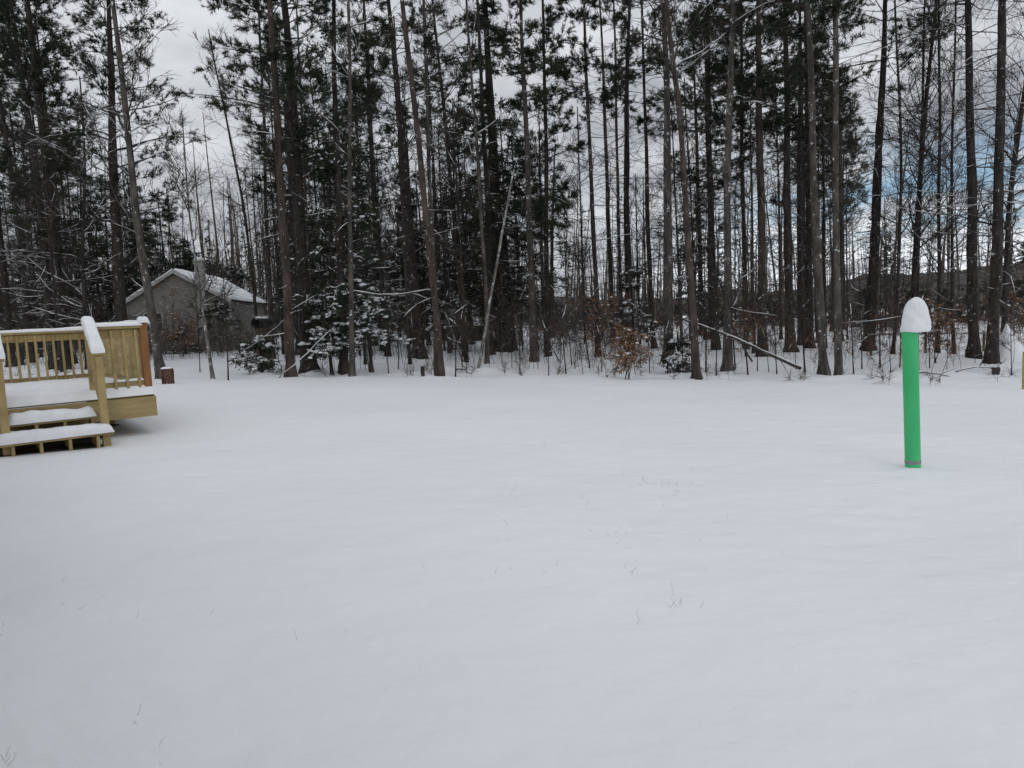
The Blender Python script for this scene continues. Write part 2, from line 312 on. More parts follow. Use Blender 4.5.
# ------------------------------------------------------------------ trees: data (base pixel, waypoints up the trunk, width in pixels)
# (kind, bark, base, [(x, y)...] upward, base width px, crown base m, live branches, branch length, dead branches, snow, label)
T = [
 ('pine','dark',(54,368),[(46,250),(30,130),(10,0)],10,5.0,44,2.2,40,.5,'dark leaning pine seen through the deck railing, left of a thicker trunk'),
 ('pine','dark',(65,369),[(60,300),(52,200),(40,90),(28,0)],13,6.0,40,2.2,40,.5,'thick dark pine seen through the deck railing balusters'),
 ('pine','dark',(32,362),[(24,260),(12,180),(0,105),(-18,0)],7,4.5,40,2.0,40,.8,'leftmost leaning pine above the deck railing with snowy lower boughs'),
 ('pine','dark',(124,366),[(119,280),(115,200),(112,100),(108,0)],14,4.2,80,3.1,40,.5,'thickest dark pine behind the deck, full of needle clumps'),
 ('bare','grey',(162,378),[(152,310),(140,240),(131,150),(122,70),(115,0)],10,4.0,26,2.6,16,1.,'grey leaning hardwood beside the cut stump with snow along its limbs'),
 ('bare','pale',(213,377),[(208,340),(202,305),(196,265),(190,225),(187,165)],3.6,2.2,16,1.6,6,1.,'thin pale snow-plastered tree in front of the grey house'),
 ('bare','dark',(258,352),[(255,310),(249,250),(240,190),(226,120),(212,60)],4,2.5,36,2.4,10,.4,'thin crooked dark tree at the right end of the grey house'),
 ('pine','dark',(273,358),[(271,300),(267,230),(264,120),(258,0)],5,7.0,24,1.4,40,.5,'slim dark pine just right of the black drum'),
 ('pine','red',(291,377),[(288,300),(285,250),(279,170),(273,80),(268,0)],11,8.0,26,1.8,40,.4,'brown pine at the lawn edge, left of the thick flared pine'),
 ('pine','dark',(310,373),[(305,310),(300,240),(296,150),(290,60),(285,0)],17,5.2,64,2.8,30,.4,'thick dark pine with a flared foot and snow heaped at its base'),
 ('bare','grey',(352,377),[(351,250),(350,130),(348,0)],6,5.5,18,1.8,20,.8,'slender straight grey tree among the snowy hemlock boughs'),
 ('hemlock','dark',(344,373),[(341,290),(338,200),(335,100),(333,0)],9,2.4,60,2.0,10,1.,'dark hemlock behind the slender grey tree, boughs loaded with snow'),
 ('pine','dark',(420,358),[(415,300),(408,230),(400,120),(393,50),(388,0)],14,8.5,40,2.4,44,.4,'thick dark leaning pine with bare limbs reaching left'),
 ('pine','red',(440,377),[(436,320),(430,250),(420,150),(412,70),(404,0)],9,8.5,24,1.8,40,.5,'brown leaning pine behind the short dark post'),
 ('bare','grey',(437,366),[(434,300),(431,220),(428,120),(424,0)],6,6.0,18,1.8,24,.6,'grey mossy tree crossing in front of the leaning brown pine'),
 ('hemlock','dark',(503,352),[(499,280),(495,200),(490,100),(485,0)],17,2.6,95,2.7,20,.35,'massive dark hemlock behind the leaning pale pole, dense down its trunk'),
 ('hemlock','dark',(491,355),[(489,280),(487,200),(482,100),(478,0)],8,4.5,50,2.2,20,.4,'narrower dark hemlock touching the left side of the massive hemlock'),
 ('bare','grey',(487,362),[(486,310),(483,250),(479,170),(473,90),(466,0)],5,4.5,16,1.9,10,.6,'crooked grey thin tree in front of the massive dark hemlock'),
 ('pine','grey',(534,361),[(531,280),(528,200),(525,100),(521,0)],9,8.0,34,2.0,46,.4,'grey pine standing right of the massive dark hemlock'),
 ('pine','dark',(548,356),[(547,280),(546,200),(545,100),(543,0)],6.5,4.5,60,1.5,20,.3,'slim black pine tufted with short needle boughs, right of the grey pine'),
 ('pine','dark',(598,356),[(595,280),(592,200),(588,100),(584,0)],6,9.0,30,1.9,60,.2,'slim straight dark pine left of the rust-leaved beech bush'),
 ('pine','dark',(613,342),[(611,280),(608,200),(604,100),(600,0)],6,12.,26,1.8,60,.2,'slender dark pine rising behind the rust-leaved beech bush'),
 ('bare','grey',(621,345),[(620,280),(618,200),(616,100),(613,0)],4.5,7.0,16,1.8,24,.3,'thin grey tree close against the left of a thick dark trunk'),
 ('pine','dark',(629,349),[(627,280),(626,200),(626,100),(628,0)],9,10.,36,2.2,56,.3,'thick straight dark pine behind the snow-dusted little fir'),
 ('pine','dark',(654,348),[(650,280),(647,210),(645,100),(642,0)],6,10.,30,1.8,60,.3,'slim dark pine just left of the stout grey pine'),
 ('pine','grey',(668,362),[(669,280),(668,200),(666,100),(663,0)],12,8.5,36,2.2,46,.3,'stout grey pine at the upper end of the fallen log'),
 ('bare','red',(697,377),[(693,320),(689,250),(683,160),(678,100),(671,40),(668,0)],9,7.5,18,2.2,10,.6,'reddish leaning tree at the lawn edge in front of the fallen log'),
 ('pine','dark',(716,350),[(713,280),(711,200),(709,100),(708,0)],9,6.5,70,2.4,36,.2,'bushy dark pine between the reddish leaning tree and a grey trunk'),
 ('pine','grey',(728,372),[(728,280),(727,200),(729,100),(731,0)],10,8.0,34,2.2,50,.4,'grey-brown pine at the lawn edge crossed by the fallen log'),
 ('pine','dark',(746,349),[(745,280),(743,200),(742,100),(741,0)],6,8.0,44,2.0,50,.2,'slim dark pine between the log-crossed trunk and a thicker pine'),
 ('pine','red',(762,357),[(761,280),(760,200),(758,100),(757,0)],11,7.0,60,2.4,44,.2,'thick reddish-black pine above the middle of the fallen log'),
 ('pine','dark',(791,353),[(789,280),(787,200),(786,100),(784,0)],11,8.0,50,2.4,56,.2,'thick dark pine at the lower tip of the fallen log'),
 ('pine','dark',(810,349),[(809,280),(808,200),(807,100),(805,0)],9,8.0,44,2.2,56,.2,'dark pine half hidden behind the curving grey tree'),
 ('pine','grey',(824,374),[(821,310),(818,250),(813,120),(808,0)],10,8.5,34,2.3,30,.3,'curving grey pine at the lawn edge, left of a thinner twin'),
 ('pine','grey',(839,377),[(837,300),(836,200),(834,100),(832,0)],8,8.0,34,2.2,40,.4,'thinner straight grey pine at the lawn edge beside the curving one'),
 ('pine','dark',(868,350),[(872,290),(876,220),(880,130),(884,50),(885,0)],13,9.5,26,2.8,50,.4,'thick dark pine leaning right, just left of the green pipe'),
 ('bare','dark',(910,350),[(914,280),(918,210),(923,150),(932,60),(938,0)],7,3.5,44,2.8,16,.4,'forked dark hardwood rising behind the snow-capped green pipe'),
 ('bare','dark',(938,352),[(939,280),(940,200),(941,100),(940,0)],4.5,2.5,40,2.2,24,.4,'thin upright bare tree right of the green pipe'),
 ('bare','dark',(954,353),[(953,280),(952,200),(954,100),(958,0)],4,2.5,40,2.2,24,.4,'very thin bare tree close to the left of a thick pine'),
 ('pine','dark',(974,358),[(973,300),(972,220),(968,110),(964,0)],12,10.,24,2.8,90,.8,'thick dark pine with level dead limbs, left of the rightmost thick pine'),
 ('pine','dark',(992,364),[(995,290),(997,210),(997,110),(996,0)],13,10.,24,2.8,90,.8,'rightmost thick dark pine with a small stump at its foot'),
 ('bare','dark',(1004,357),[(1006,280),(1010,210),(1018,150),(1030,80),(1042,0)],7,2.8,44,2.8,14,.6,'dark forked hardwood at the right edge leaning out of view'),
 ('bare','dark',(893,354),[(896,280),(899,200),(897,100),(890,0)],4,3.0,40,2.2,20,.3,'thin bare tree just left of the green pipe, behind it'),
 ('bare','grey',(21,364),[(24,310),(29,250),(26,180)],5,1.0,34,2.9,6,1.6,'low spreading tree above the deck railing at the left edge, limbs lined with snow'),
 ('bare','dark',(88,369),[(84,310),(82,250),(86,180),(84,120)],5,1.0,34,2.6,6,1.5,'spreading thin tree left of the thickest pine behind the deck, limbs lined with snow'),
]
TB = []
for t in T:
    bx, by = G(*t[2]); TB.append((bx, by)); wpx = t[4]; d = by
    MOUNDS.append((bx, by, 0.02+.002*wpx, .35+.02*wpx))
for (px, py, mh, mr) in ((24, 352, .2, .8), (915, 470, .018, .16), (262, 374, .12, .22), (246, 373, .09, .25), (315, 374, .16, .3), (486, 371, .12, .35), (535, 366, .1, .4), (680, 374, .1, .35), (725, 376, .1, .3), (884, 374, .1, .4), (955, 372, .1, .5), (1000, 377, .14, .35), (610, 374, .08, .4), (440, 368, .12, .5)): MOUNDS.append((*G(px, py), mh, mr))

# ------------------------------------------------------------------ ground: one sheet to the horizon
def build_ground():
    u = np.linspace(-1, 1, 420); X = np.sign(u)*(13*np.abs(u)+ 900*np.abs(u)**6)
    v = np.linspace(0, 1, 620); Y = -9 + 36*v + 14*v*v + 1500*v**9
    X, Y = np.meshgrid(X, Y)
    Z = hfull(X, Y)
    far = smooth((Y-80)/150); Z = Z*(1-far)+far*.9
    n, m = X.shape; i = np.arange(n-1)[:, None]*m+np.arange(m-1)[None, :]
    f = np.stack([i, i+1, i+m+1, i+m], -1).reshape(-1, 4)
    mb = MB().add(np.stack([X, Y, Z], -1), f); o = mb.build('ground', SNOW); tag(o, kind='structure')
build_ground()
# distant wooded hill
HILL = noise_mat('wooded_hill', (.050, .046, .045), (.115, .104, .10), .25, (1, 1, .5), .95, 1., .5, 2.)
def build_hill():
    az = np.linspace(R(-62), R(62), 300); rr = np.linspace(150, 320, 24); A, RR = np.meshgrid(az, rr)
    t = (RR-150)/170; prof = np.sin(np.clip(t*1.3, 0, 1)*np.pi/2)
    top = 9 + 5*vnoise(A*6+4, A*0+3.) + 3*vnoise(A*17, A*0+8.) + 2*smooth((A-.25)/.35) - 3*np.exp(-((A-.17)/.12)**2)
    Z = .2 + prof*top + prof*2.2*vnoise(A*120, RR*.2)
    X = RR*np.sin(A); Y = RR*np.cos(A); n, m = X.shape; i = np.arange(n-1)[:, None]*m+np.arange(m-1)[None, :]
    f = np.stack([i, i+1, i+m+1, i+m], -1).reshape(-1, 4)
    tag(MB().add(np.stack([X, Y, Z], -1), f).build('hill', HILL), kind='structure')
build_hill()

# ------------------------------------------------------------------ tree builders
def trunk_mesh(rng, path, r0, top_r, sides=14):
    k = len(path); t = np.linspace(0, 1, k); h = path[:, 2]-path[0, 2]
    r = r0*(1-t)**.8*(1-top_r/r0)+top_r
    r = r*(1+.55*np.exp(-np.maximum(h-.2, 0)/.28))*(1+.05*rng.normal(0, 1, k))
    v, f = tubes(path[None], r[None], sides)
    # fluting at the foot, uneven bark
    v = v.reshape(k, sides, 3); ang = np.arange(sides)*2*np.pi/sides; ph = rng.uniform(0, 6, 2)
    fl = 1+(.16*np.exp(-h/.5)[:, None])*np.sin(ang*3+ph[0])[None]+.05*np.sin(ang*5+h[:, None]*1.5+ph[1])+.03*rng.normal(0, 1, (k, sides))
    v = path[:, None, :]+(v-path[:, None, :])*fl[:, :, None]
    return (v.reshape(-1, 3), f), r
def path_point(path, h):
    z = path[:, 2]; return np.stack([np.interp(h, z, path[:, 0]), np.interp(h, z, path[:, 1]), h], -1)
def make_tree(kind, bark, path, r0, cb, nl, bl, nd, snow, seed, name, label, cat, group=None, top_r=.02, loc=None, detail=1.):
    """path: trunk centreline in metres, relative to its foot"""
    rng = np.random.default_rng(seed)
    root = empty(name, loc, label, cat, group)
    H = path[-1, 2]
    # resample
    zz = np.concatenate([[-.25, -.05, .08, .22, .4, .65], np.linspace(1, H, int(14+H*1.2))])
    cx = np.interp(zz, path[:, 2], path[:, 0]); cy = np.interp(zz, path[:, 2], path[:, 1])
    ker = np.ones(5)/5
    cxs = np.convolve(np.pad(cx, 2, 'edge'), ker, 'valid'); cys = np.convolve(np.pad(cy, 2, 'edge'), ker, 'valid')
    wv = .012*np.sin(zz*1.1+rng.uniform(0, 6))+.02*np.sin(zz*.43+rng.uniform(0, 6))
    P = np.stack([cxs+wv*np.minimum(zz.clip(0), 1), cys+wv[::-1]*.5, zz], -1)
    m, r = trunk_mesh(rng, P, r0, top_r, 14 if detail >= 1 else 8)
    MB().add(*m).build('trunk', BARK[bark], root)
    wood = MB(); fol = MB(); sn = MB()
    rad = lambda h: np.interp(h, zz, r)
    def whorl(n, h0, h1):
        h = np.sort(rng.uniform(h0, h1, n)); nodes = np.round(h/.45)*.45+rng.normal(0, .05, n)
        h = np.clip(np.where(rng.random(n) < .7, nodes, h), h0, h1); a = rng.uniform(0, 2*np.pi, n)
        return h, np.stack([np.cos(a), np.sin(a), np.zeros(n)], -1)
    # dead or bare side limbs on the lower trunk
    if nd:
        top = min(cb+2.5, H-1) if kind != 'bare' else H*.6
        h, d = whorl(nd, 1.3, max(top, 2.5)); d[:, 2] = rng.uniform(-.25, .35, nd)
        ln = rng.uniform(.35, 1., nd)**1.5*(1.9 if kind != 'bare' else 1.5)*min(1.5, .6+r0*3)*(1.4 if nd >= 50 and kind == 'pine' else 1); s = path_point(P, h)
        B = grow(rng, s, d, ln, 5, .13, rng.uniform(-.07, .05, nd)); br = np.clip(ln*.0085, .006, .02)
        rr = taper(nd, 5, br, .003); wood.add(*tubes(B, rr, 3))
        p, dd, ix, tt = sample(rng, B, int(5*detail)+1, .25, 1.); dd = spread(rng, dd, .5, 1.1, .4)
        B2 = grow(rng, p, dd, ln[ix]*rng.uniform(.15, .45, len(p)), 3, .18, .02); wood.add(*tubes(B2, taper(len(p), 3, .0045, .002), 3))
        if snow:
            q = snow_on(rng, B, rr, .009, .4*snow)
            if q: sn.add(*q)
            q = snow_on(rng, B2, np.full((len(p), 3), .004), .006, .12*snow)
            if q: sn.add(*q)
    # live crown
    if kind in ('pine', 'hemlock'):
        h, d = whorl(nl, cb, H-.3); t = (h-cb)/(H-cb)
        if kind == 'pine':
            ln = bl*(np.minimum(1, .55+t*2.2)*(1-.78*np.clip((t-.35)/.65, 0, 1)))*rng.uniform(.55, 1.2, nl); d[:, 2] = rng.uniform(.0, .4, nl)+t*.4; up = rng.uniform(-.06, .08, nl)
        else:
            ln = bl*(1-.85*t)*rng.uniform(.55, 1.15, nl); d[:, 2] = rng.uniform(-.15, .2, nl)+.3*t; up = rng.uniform(-.16, -.04, nl)
        s = path_point(P, h); B = grow(rng, s, d, ln, 6, .11, up); rr = taper(nl, 6, np.clip(ln*.011, .008, .035), .004); wood.add(*tubes(B, rr, 4))
        n2 = int(12*detail); p, dd, ix, tt = sample(rng, B, n2, .46 if kind == 'pine' else .28, 1.)
        d2 = spread(rng, dd, .5, 1.1, .65); l2 = ln[ix]*rng.uniform(.14, .32, len(p))*(1.15-.5*tt)*(.8 if kind == 'pine' else 1)
        B2 = grow(rng, p, d2, l2, 3, .12, -.04 if kind == 'hemlock' else .06); wood.add(*tubes(B2, taper(len(p), 3, .005, .0025), 3))
        if kind == 'pine':
            # tufts toward the ends of the twigs
            E = B2[:, 1:]; p3, d3, _, _ = sample(rng, B2, 2, .4, 1.); B3 = grow(rng, p3, spread(rng, d3, .3, .9, .3), np.full(len(p3), .22), 2, 0, .1)
            fol.add(*blades(rng, E, int(27*detail), .145, .018, .75, .6, .2)); fol.add(*blades(rng, B3, int(18*detail), .14, .017, .7, .6, .25))
        else:
            p3, d3, _, _ = sample(rng, B2, 4, .1, 1.); B3 = grow(rng, p3, spread(rng, d3, .5, 1.0, .75), rng.uniform(.12, .34, len(p3)), 2, 0, -.08)
            fol.add(*blades(rng, B3, int(15*detail), .06, .034, .5, .55, .0)); fol.add(*blades(rng, B2, int(12*detail), .065, .032, .5, .55, .0))
        if snow:
            low = np.clip(1.2-h/9., .1, 1.)*snow
            k1 = rng.random(nl) < low*.75
            if k1.any():
                q = snow_on(rng, B[k1], rr[k1], .014, .9)
                if q: sn.add(*q)
            k2 = rng.random(len(p)) < low[ix]*(.5 if kind == 'pine' else .8)
            if k2.any():
                q = snow_on(rng, B2[k2], np.full((k2.sum(), 3), .01), .013, .8)
                if q: sn.add(*q)
                yg = H < 7; pp, _, _, _ = sample(rng, B2[k2], 4 if yg else 2 if kind == 'hemlock' else 1, .2, 1.); pp = pp[rng.random(len(pp)) < (.8 if yg else .5)]
                if len(pp): sn.add(*blobs(rng, pp+np.array([0, 0, .03]), .062 if yg else .055, .030 if yg else .022))
    else:
        h, d = whorl(nl, cb, H-.5); t = (h-cb)/(H-cb); d[:, 2] = rng.uniform(.35, 1.3, nl) if snow < 1.3 else rng.uniform(-.1, .6, nl); ln = bl*(1-.6*t)*rng.uniform(.5, 1.25, nl)
        s = path_point(P, h); B = grow(rng, s, d, ln, 7, .13, rng.uniform(0, .10, nl)); br = np.minimum(np.clip(ln*.012, .008, .05), rad(h)*.6); rr = taper(nl, 7, br, .004); wood.add(*tubes(B, rr, 4))
        p, dd, ix, tt = sample(rng, B, int(8*detail), .2, 1.); B2 = grow(rng, p, spread(rng, dd, .4, .9), ln[ix]*rng.uniform(.18, .5, len(p))*(1.2-.6*tt), 4, .14, .05); wood.add(*tubes(B2, taper(len(p), 4, .008, .0045), 3))
        p3, d3, _, _ = sample(rng, B2, int(5*detail), .2, 1.); B3 = grow(rng, p3, spread(rng, d3, .4, .9), rng.uniform(.15, .5, len(p3)), 3, .12, .04); wood.add(*tubes(B3, taper(len(p3), 3, .0055, .0035), 3))
        if snow:
            q = snow_on(rng, B, rr, .015, .7*snow)
            if q: sn.add(*q)
            q = snow_on(rng, B2, np.full((len(p), 4), .006), .007, .3*snow)
            if q: sn.add(*q)
            q = snow_on(rng, B3, np.full((len(p3), 3), .004), .005, .1*snow)
            if q: sn.add(*q)
    wood.build('branches', TWIG, root)
    if fol.n: fol.build('crown', NEEDLE if kind == 'pine' else HEMLOCK, root, False)
    if sn.n: sn.build('snow_cover', SNOWC, root)
    return root
CATS = {'pine': ('pine_tree', 'pine tree'), 'hemlock': ('hemlock_tree', 'hemlock tree'), 'bare': ('bare_tree', 'bare tree')}
for i, (t, (bx, by)) in enumerate(zip(T, TB)):
    kind, bark, bpx, way, wpx, cb, nl, bl, nd, snow, label = t
    z0 = float(hfull(np.array([bx]), np.array([by]))[0]); foot = np.array([bx, by, z0])
    pts = [np.zeros(3)]
    for (px, py) in way: pts.append(at(px, py, by)-foot)
    rng = np.random.default_rng(900+i)
    pts = np.array(pts); pts[:, 1] += rng.normal(0, .012)*pts[:, 2]
    H = max(rng.uniform(13.5, 17), pts[-1, 2]+2.5) if kind != 'bare' else pts[-1, 2]+(1.5 if way[-1][1] > 0 else 3.)
    dl = (pts[-1]-pts[-2]); dl = dl/dl[2]; last = pts[-1]
    ext = [last + dl*(H-last[2])*s*np.array([.7, .7, 1]) for s in (.4, 1.)]
    path = np.vstack([pts, ext])
    r0 = wpx*by/F/2*.92
    if kind == 'bare': H_ = path[-1, 2]
    make_tree(kind, bark, path, r0, cb, nl, bl, nd, snow*(.55 if bpx[0] > 515 and snow < .6 else 1), 100+i, CATS[kind][0], label, CATS[kind][1], loc=foot, top_r=min(.025, r0*.25))

# ------------------------------------------------------------------ the wood behind: copies of a few trees
def straight(rng, H, lean=.02):
    a = rng.normal(0, lean, 2); z = np.linspace(0, H, 8); b = rng.normal(0, .0012, 2)
    return np.stack([a[0]*z+b[0]*z*z, a[1]*z+b[1]*z*z, z], -1)
rb = np.random.default_rng(77)
def scatter(n, x0, x1, d0, d1, mind, avoid):
    out = []; tries = 0
    while len(out) < n and tries < n*60:
        tries += 1; px = rb.uniform(x0, x1); d = rb.uniform(d0, d1); x = (px-512)/F*d; y = d
        if avoid(px, d): continue
        if any((x-a)**2+(y-b)**2 < mind*mind for a, b in out): continue
        if any((x-a)**2+(y-b)**2 < .8 for a, b in TB): continue
        out.append((x, y))
    return out
def house_zone(px, d): return (95 < px < 285 and d < 56) 
sets = [
 ('pine', 'dark', 32, 30, 52, 6.5, 48, 2.5, 40, .05, 'dark pine standing deep in the wood behind the front row of trunks', 'pines deep in the wood', lambda px, d: house_zone(px, d) or (190 < px < 262) or (555 < px < 650 and rb.random() < .8) or (px > 850 and rb.random() < .92)),
 ('bare', 'dark', 58, 25, 48, 3.5, 24, 2.0, 14, .10, 'slender leafless tree standing deep in the wood behind the front trunks', 'leafless trees deep in the wood', lambda px, d: house_zone(px, d) or (195 < px < 240 and rb.random() < .6) or (px > 850 and rb.random() < .5)),
 ('hemlock', 'dark', 22, 30, 50, 1.6, 60, 2.2, 6, .25, 'shaggy dark hemlock standing deep in the wood behind the front trunks', 'hemlocks deep in the wood', lambda px, d: (95 < px < 300 and d < 52) or px > 560 and rb.random() < .85 or 195 < px < 255),
]
for si, (kind, bark, n, d0, d1, cb, nl, bl, nd, snow, label, group, avoid) in enumerate(sets):
    protos = []
    for k, (x, y) in enumerate(scatter(n, -60, 1084, d0, d1, 1.6, avoid)):
        z = float(hz(x, y))
        if k < 4:
            rng = np.random.default_rng(500+si*10+k); H = rng.uniform(13, 17) if kind == 'pine' else rng.uniform(8, 12)
            o = make_tree(kind, bark, straight(rng, H), rng.uniform(.10, .17) if kind != 'bare' else rng.uniform(.05, .09), cb*rng.uniform(.8, 1.2), nl, bl, nd, snow, 700+si*10+k, CATS[kind][0], label, CATS[kind][1], group, .02, (x, y, z), .8)
            protos.append(o)
        else: dup(protos[k % 4], (x, y, z-.03), rb.uniform(0, 6.28), rb.uniform(.8, 1.25))
for k, (px, Y, H_) in enumerate(((208, 49, 6.5), (240, 50, 5.5), (162, 47.5, 8.5), (108, 46.5, 10), (132, 48, 11.5), (152, 50, 9.5), (176, 48.5, 10.5), (196, 50.5, 7.5), (90, 49, 9), (222, 52, 6))):
    x = (px-512)/F*Y
    make_tree('hemlock', 'dark', straight(np.random.default_rng(940+k), H_), .12, 1.2, 96, 3.0, 6, .3, 950+k, 'hemlock_tree', 'dark evergreen rising close behind the grey house, above its roof', 'hemlock tree', 'evergreens behind the grey house', .015, (x, Y, float(hz(x, Y))), .8)
# slim saplings at the edge of the lawn
rng = np.random.default_rng(31); protos = []
sap = [(683,374),(706,372),(716,375),(735,372),(748,374),(757,372),(769,370),(777,374),(854,372),(862,368),(891,371),(583,374),(575,368),(566,371),(560,362),(641,366),(520,372),(512,366),(549,375),(228,379),(388,372),(398,368),(369,371),(602,371),(930,366),(947,368),(805,372),(796,368),(462,367),(650,372),(1012,372),(455,374),(200,372),(668,371),(590,365),(578,360),(572,364),(900,366),(918,368),(880,368)]
for k, (px, py) in enumerate(sap):
    x, y = G(px, py); z = float(hfull(np.array([x]), np.array([y]))[0]); lab = 'slim bare sapling rising from the snow at the edge of the wood'
    if k < 5:
        H = rng.uniform(2.2, 4.5)
        o = make_tree('bare', 'dark', straight(rng, H, .05), rng.uniform(.014, .022), .7, 12, .7, 0, .08, 800+k, 'sapling', lab, 'sapling', 'saplings along the edge of the wood', .004, (x, y, z), .6); protos.append(o)
    else: dup(protos[k % 5], (x, y, z-.02), rng.uniform(0, 6.28), rng.uniform(.45, 1.1))

# ------------------------------------------------------------------ undergrowth, far wood (nobody could count them)
def thicket(name, m, n, fx, fy, hlo, hhi, seed, label, snow=None, leaf=None, r=.006, clear=.93):
    rng = np.random.default_rng(seed); x, y = fx(rng, n), None
    px = x; y = fy(rng, n, px); X = (px-512)/F*y; keep = (y > edge_y(X)+.5)
    keep &= ~((px > 110) & (px < 275) & (y < 47) & (rng.random(n) < clear)); px, y, X = px[keep], y[keep], X[keep]; n = len(X)
    h = rng.uniform(hlo, hhi, n)*rng.uniform(.5, 1, n); s = np.stack([X, y, hz(X, y)-.05], -1); d = rng.normal(0, .17, (n, 3)); d[:, 2] = 1
    B = grow(rng, s, d, h, 5, .07, .03); mb = MB(); rr = taper(n, 5, r*(.6+h*.35), .003); mb.add(*tubes(B, rr, 3))
    p, dd, ix, tt = sample(rng, B, 7, .2, 1); B2 = grow(rng, p, spread(rng, dd, .4, 1.1), h[ix]*rng.uniform(.1, .35, len(p)), 3, .15, .03); mb.add(*tubes(B2, taper(len(p), 3, .005, .0025), 3))
    p3, d3, _, _ = sample(rng, B2, 3, .2, 1); B3 = grow(rng, p3, spread(rng, d3, .4, 1.), rng.uniform(.1, .35, len(p3)), 2, .1, 0); mb.add(*tubes(B3, taper(len(p3), 2, .0035, .002), 3))
    mats = [m]
    if leaf:
        pl, _, _, _ = sample(rng, B2, 3, .3, 1); pl = pl[rng.random(len(pl)) < leaf]; mb.add(*leaves(rng, pl, .09, .05), 1); mats.append(BEECH)
    if snow:
        q = snow_on(rng, B2, np.full((len(p), 3), .005), .006, snow); mb.add(*q, len(mats)); mats.append(SNOWC)
    o = mb.build(name, mats); tag(o, label, 'undergrowth', None, 'stuff')
thicket('undergrowth', BRUSH, 1500, lambda r, n: r.uniform(-40, 640, n), lambda r, n, px: edge_y((px-512)/F*22)+2.5+34*r.random(n)**.9, .8, 4.0, 41, 'grey twiggy undergrowth filling the wood on the left and middle', .07)
thicket('undergrowth', REDBRUSH, 850, lambda r, n: r.uniform(540, 1070, n), lambda r, n, px: edge_y((px-512)/F*17)+3.5+38*r.random(n)**.9, 0.5, 2.5, 42, 'reddish twiggy undergrowth with dead leaves filling the wood on the right', .04, .10)
thicket('undergrowth', BRUSH, 240, lambda r, n: r.uniform(128, 262, n), lambda r, n, px: r.uniform(31, 37, n), .6, 2.8, 44, 'tangled bare brush standing before the front wall of the grey house', .05, .06, .006, 0.)
thicket('low_twigs', BRUSH, 90, lambda r, n: r.uniform(-20, 1060, n), lambda r, n, px: edge_y((px-512)/F*18)+.5+r.exponential(.9, n), .15, .55, 43, 'low dead twigs and stems poking out of snow along the wood edge', .1)
def far_wood():
    rng = np.random.default_rng(51); mb = MB()
    def line(n, d0, d1, keep_right):
        az = rng.uniform(R(-42), R(42), n); d = rng.uniform(d0, d1, n); k = rng.random(n) < np.where(az < .0, 1., keep_right); k &= ~((az > R(-29)) & (az < R(-16)) & (d < 58)); az, d = az[k], d[k]
        return az, np.stack([d*np.sin(az), d*np.cos(az), hz(d*np.sin(az), d*np.cos(az))], -1)
    def leafless(n, h0, h1, keep):
        az, s_ = line(n, 55, 120, keep); n = len(az); h = rng.uniform(h0, h1, n)*(1-.45*smooth((az-.0)/.3)*rng.random(n)); dr = rng.normal(0, .04, (n, 3)); dr[:, 2] = 1
        B = grow(rng, s_, dr, h, 6, .03, .02); mb.add(*tubes(B, taper(n, 6, rng.uniform(.05, .15, n), .02), 4))
        p, dd, ix, tt = sample(rng, B, 14, .15, 1); B2 = grow(rng, p, spread(rng, dd, .5, 1.2), rng.uniform(.8, 2.6, len(p)), 3, .12, .05); mb.add(*tubes(B2, taper(len(p), 3, .016, .006), 3))
        p3, d3, _, _ = sample(rng, B2, 5, .2, 1); B3 = grow(rng, p3, spread(rng, d3, .4, 1.), rng.uniform(.3, .9, len(p3)), 2, .1, .05); mb.add(*tubes(B3, taper(len(p3), 2, .010, .006), 3))
    def evergreen(n, h0, h1, keep, d0, d1, hr, nb):
        az, s_ = line(n, d0, d1, keep); n = len(az); h = rng.uniform(h0, h1, n)*np.where(az < .0, 1., hr); dr = rng.normal(0, .02, (n, 3)); dr[:, 2] = 1
        Q = grow(rng, s_, dr, h, 6, .02); mb.add(*tubes(Q, taper(n, 6, .03+h*.009, .015), 4))
        p, dd, ix, tt = sample(rng, Q, nb, .04 if h1 < 9 else .2, 1); B4 = grow(rng, p, spread(rng, dd, 1.1, 1.7), (.5+h[ix]**.5*.55)*(1.08-tt)*rng.uniform(.5, 1.2, len(p)), 4, .12, -.05); mb.add(*tubes(B4, taper(len(p), 4, .016, .006), 3))
        mb.add(*blades(rng, B4, 30, .19, .05, .5, .6, -.05), 1)
    leafless(900, 7, 17, .6); evergreen(300, 7, 15, .22, 56, 115, .8, 42); evergreen(620, 1.6, 6., .55, 48, 105, .5, 26)
    o = mb.build('far_wood', [BRUSH, HEMLOCK], smoothed=False); tag(o, 'far wood of bare and evergreen trees closing the view behind everything', 'far wood', None, 'stuff')
far_wood()

# ------------------------------------------------------------------ snowy young evergreens and shrubs
def young_fir(px, py, h, wd, seed, snow, label, name='young_hemlock', cat='hemlock', lean=0.):
    x, y = G(px, py); z = float(hfull(np.array([x]), np.array([y]))[0]); rng = np.random.default_rng(seed)
    zz = np.linspace(0, h, 6); path = np.stack([lean*zz, 0*zz, zz], -1)
    return make_tree('hemlock', 'dark', path, .022+.012*h, .25*h if h > 2 else .1, int(9+h*8), wd, 0, snow, seed, name, label, cat, None, .008, (x, y, z), .72)
young_fir(372, 372, 3.1, 1.5, 61, 2.2, 'bushy young hemlock heaped with snow right of the slender grey tree')
young_fir(332, 374, 2.6, 1.1, 62, 2.2, 'snow-clumped young hemlock between thick flared pine and slender grey tree')
young_fir(262, 372, 1.5, 1.0, 64, 1.8, 'drooping snowy hemlock sapling beneath the black drum')
young_fir(634, 356, 3.6, 1.0, 65, 3.2, 'snow-dusted little fir in front of a thick straight pine', 'young_fir', 'fir')
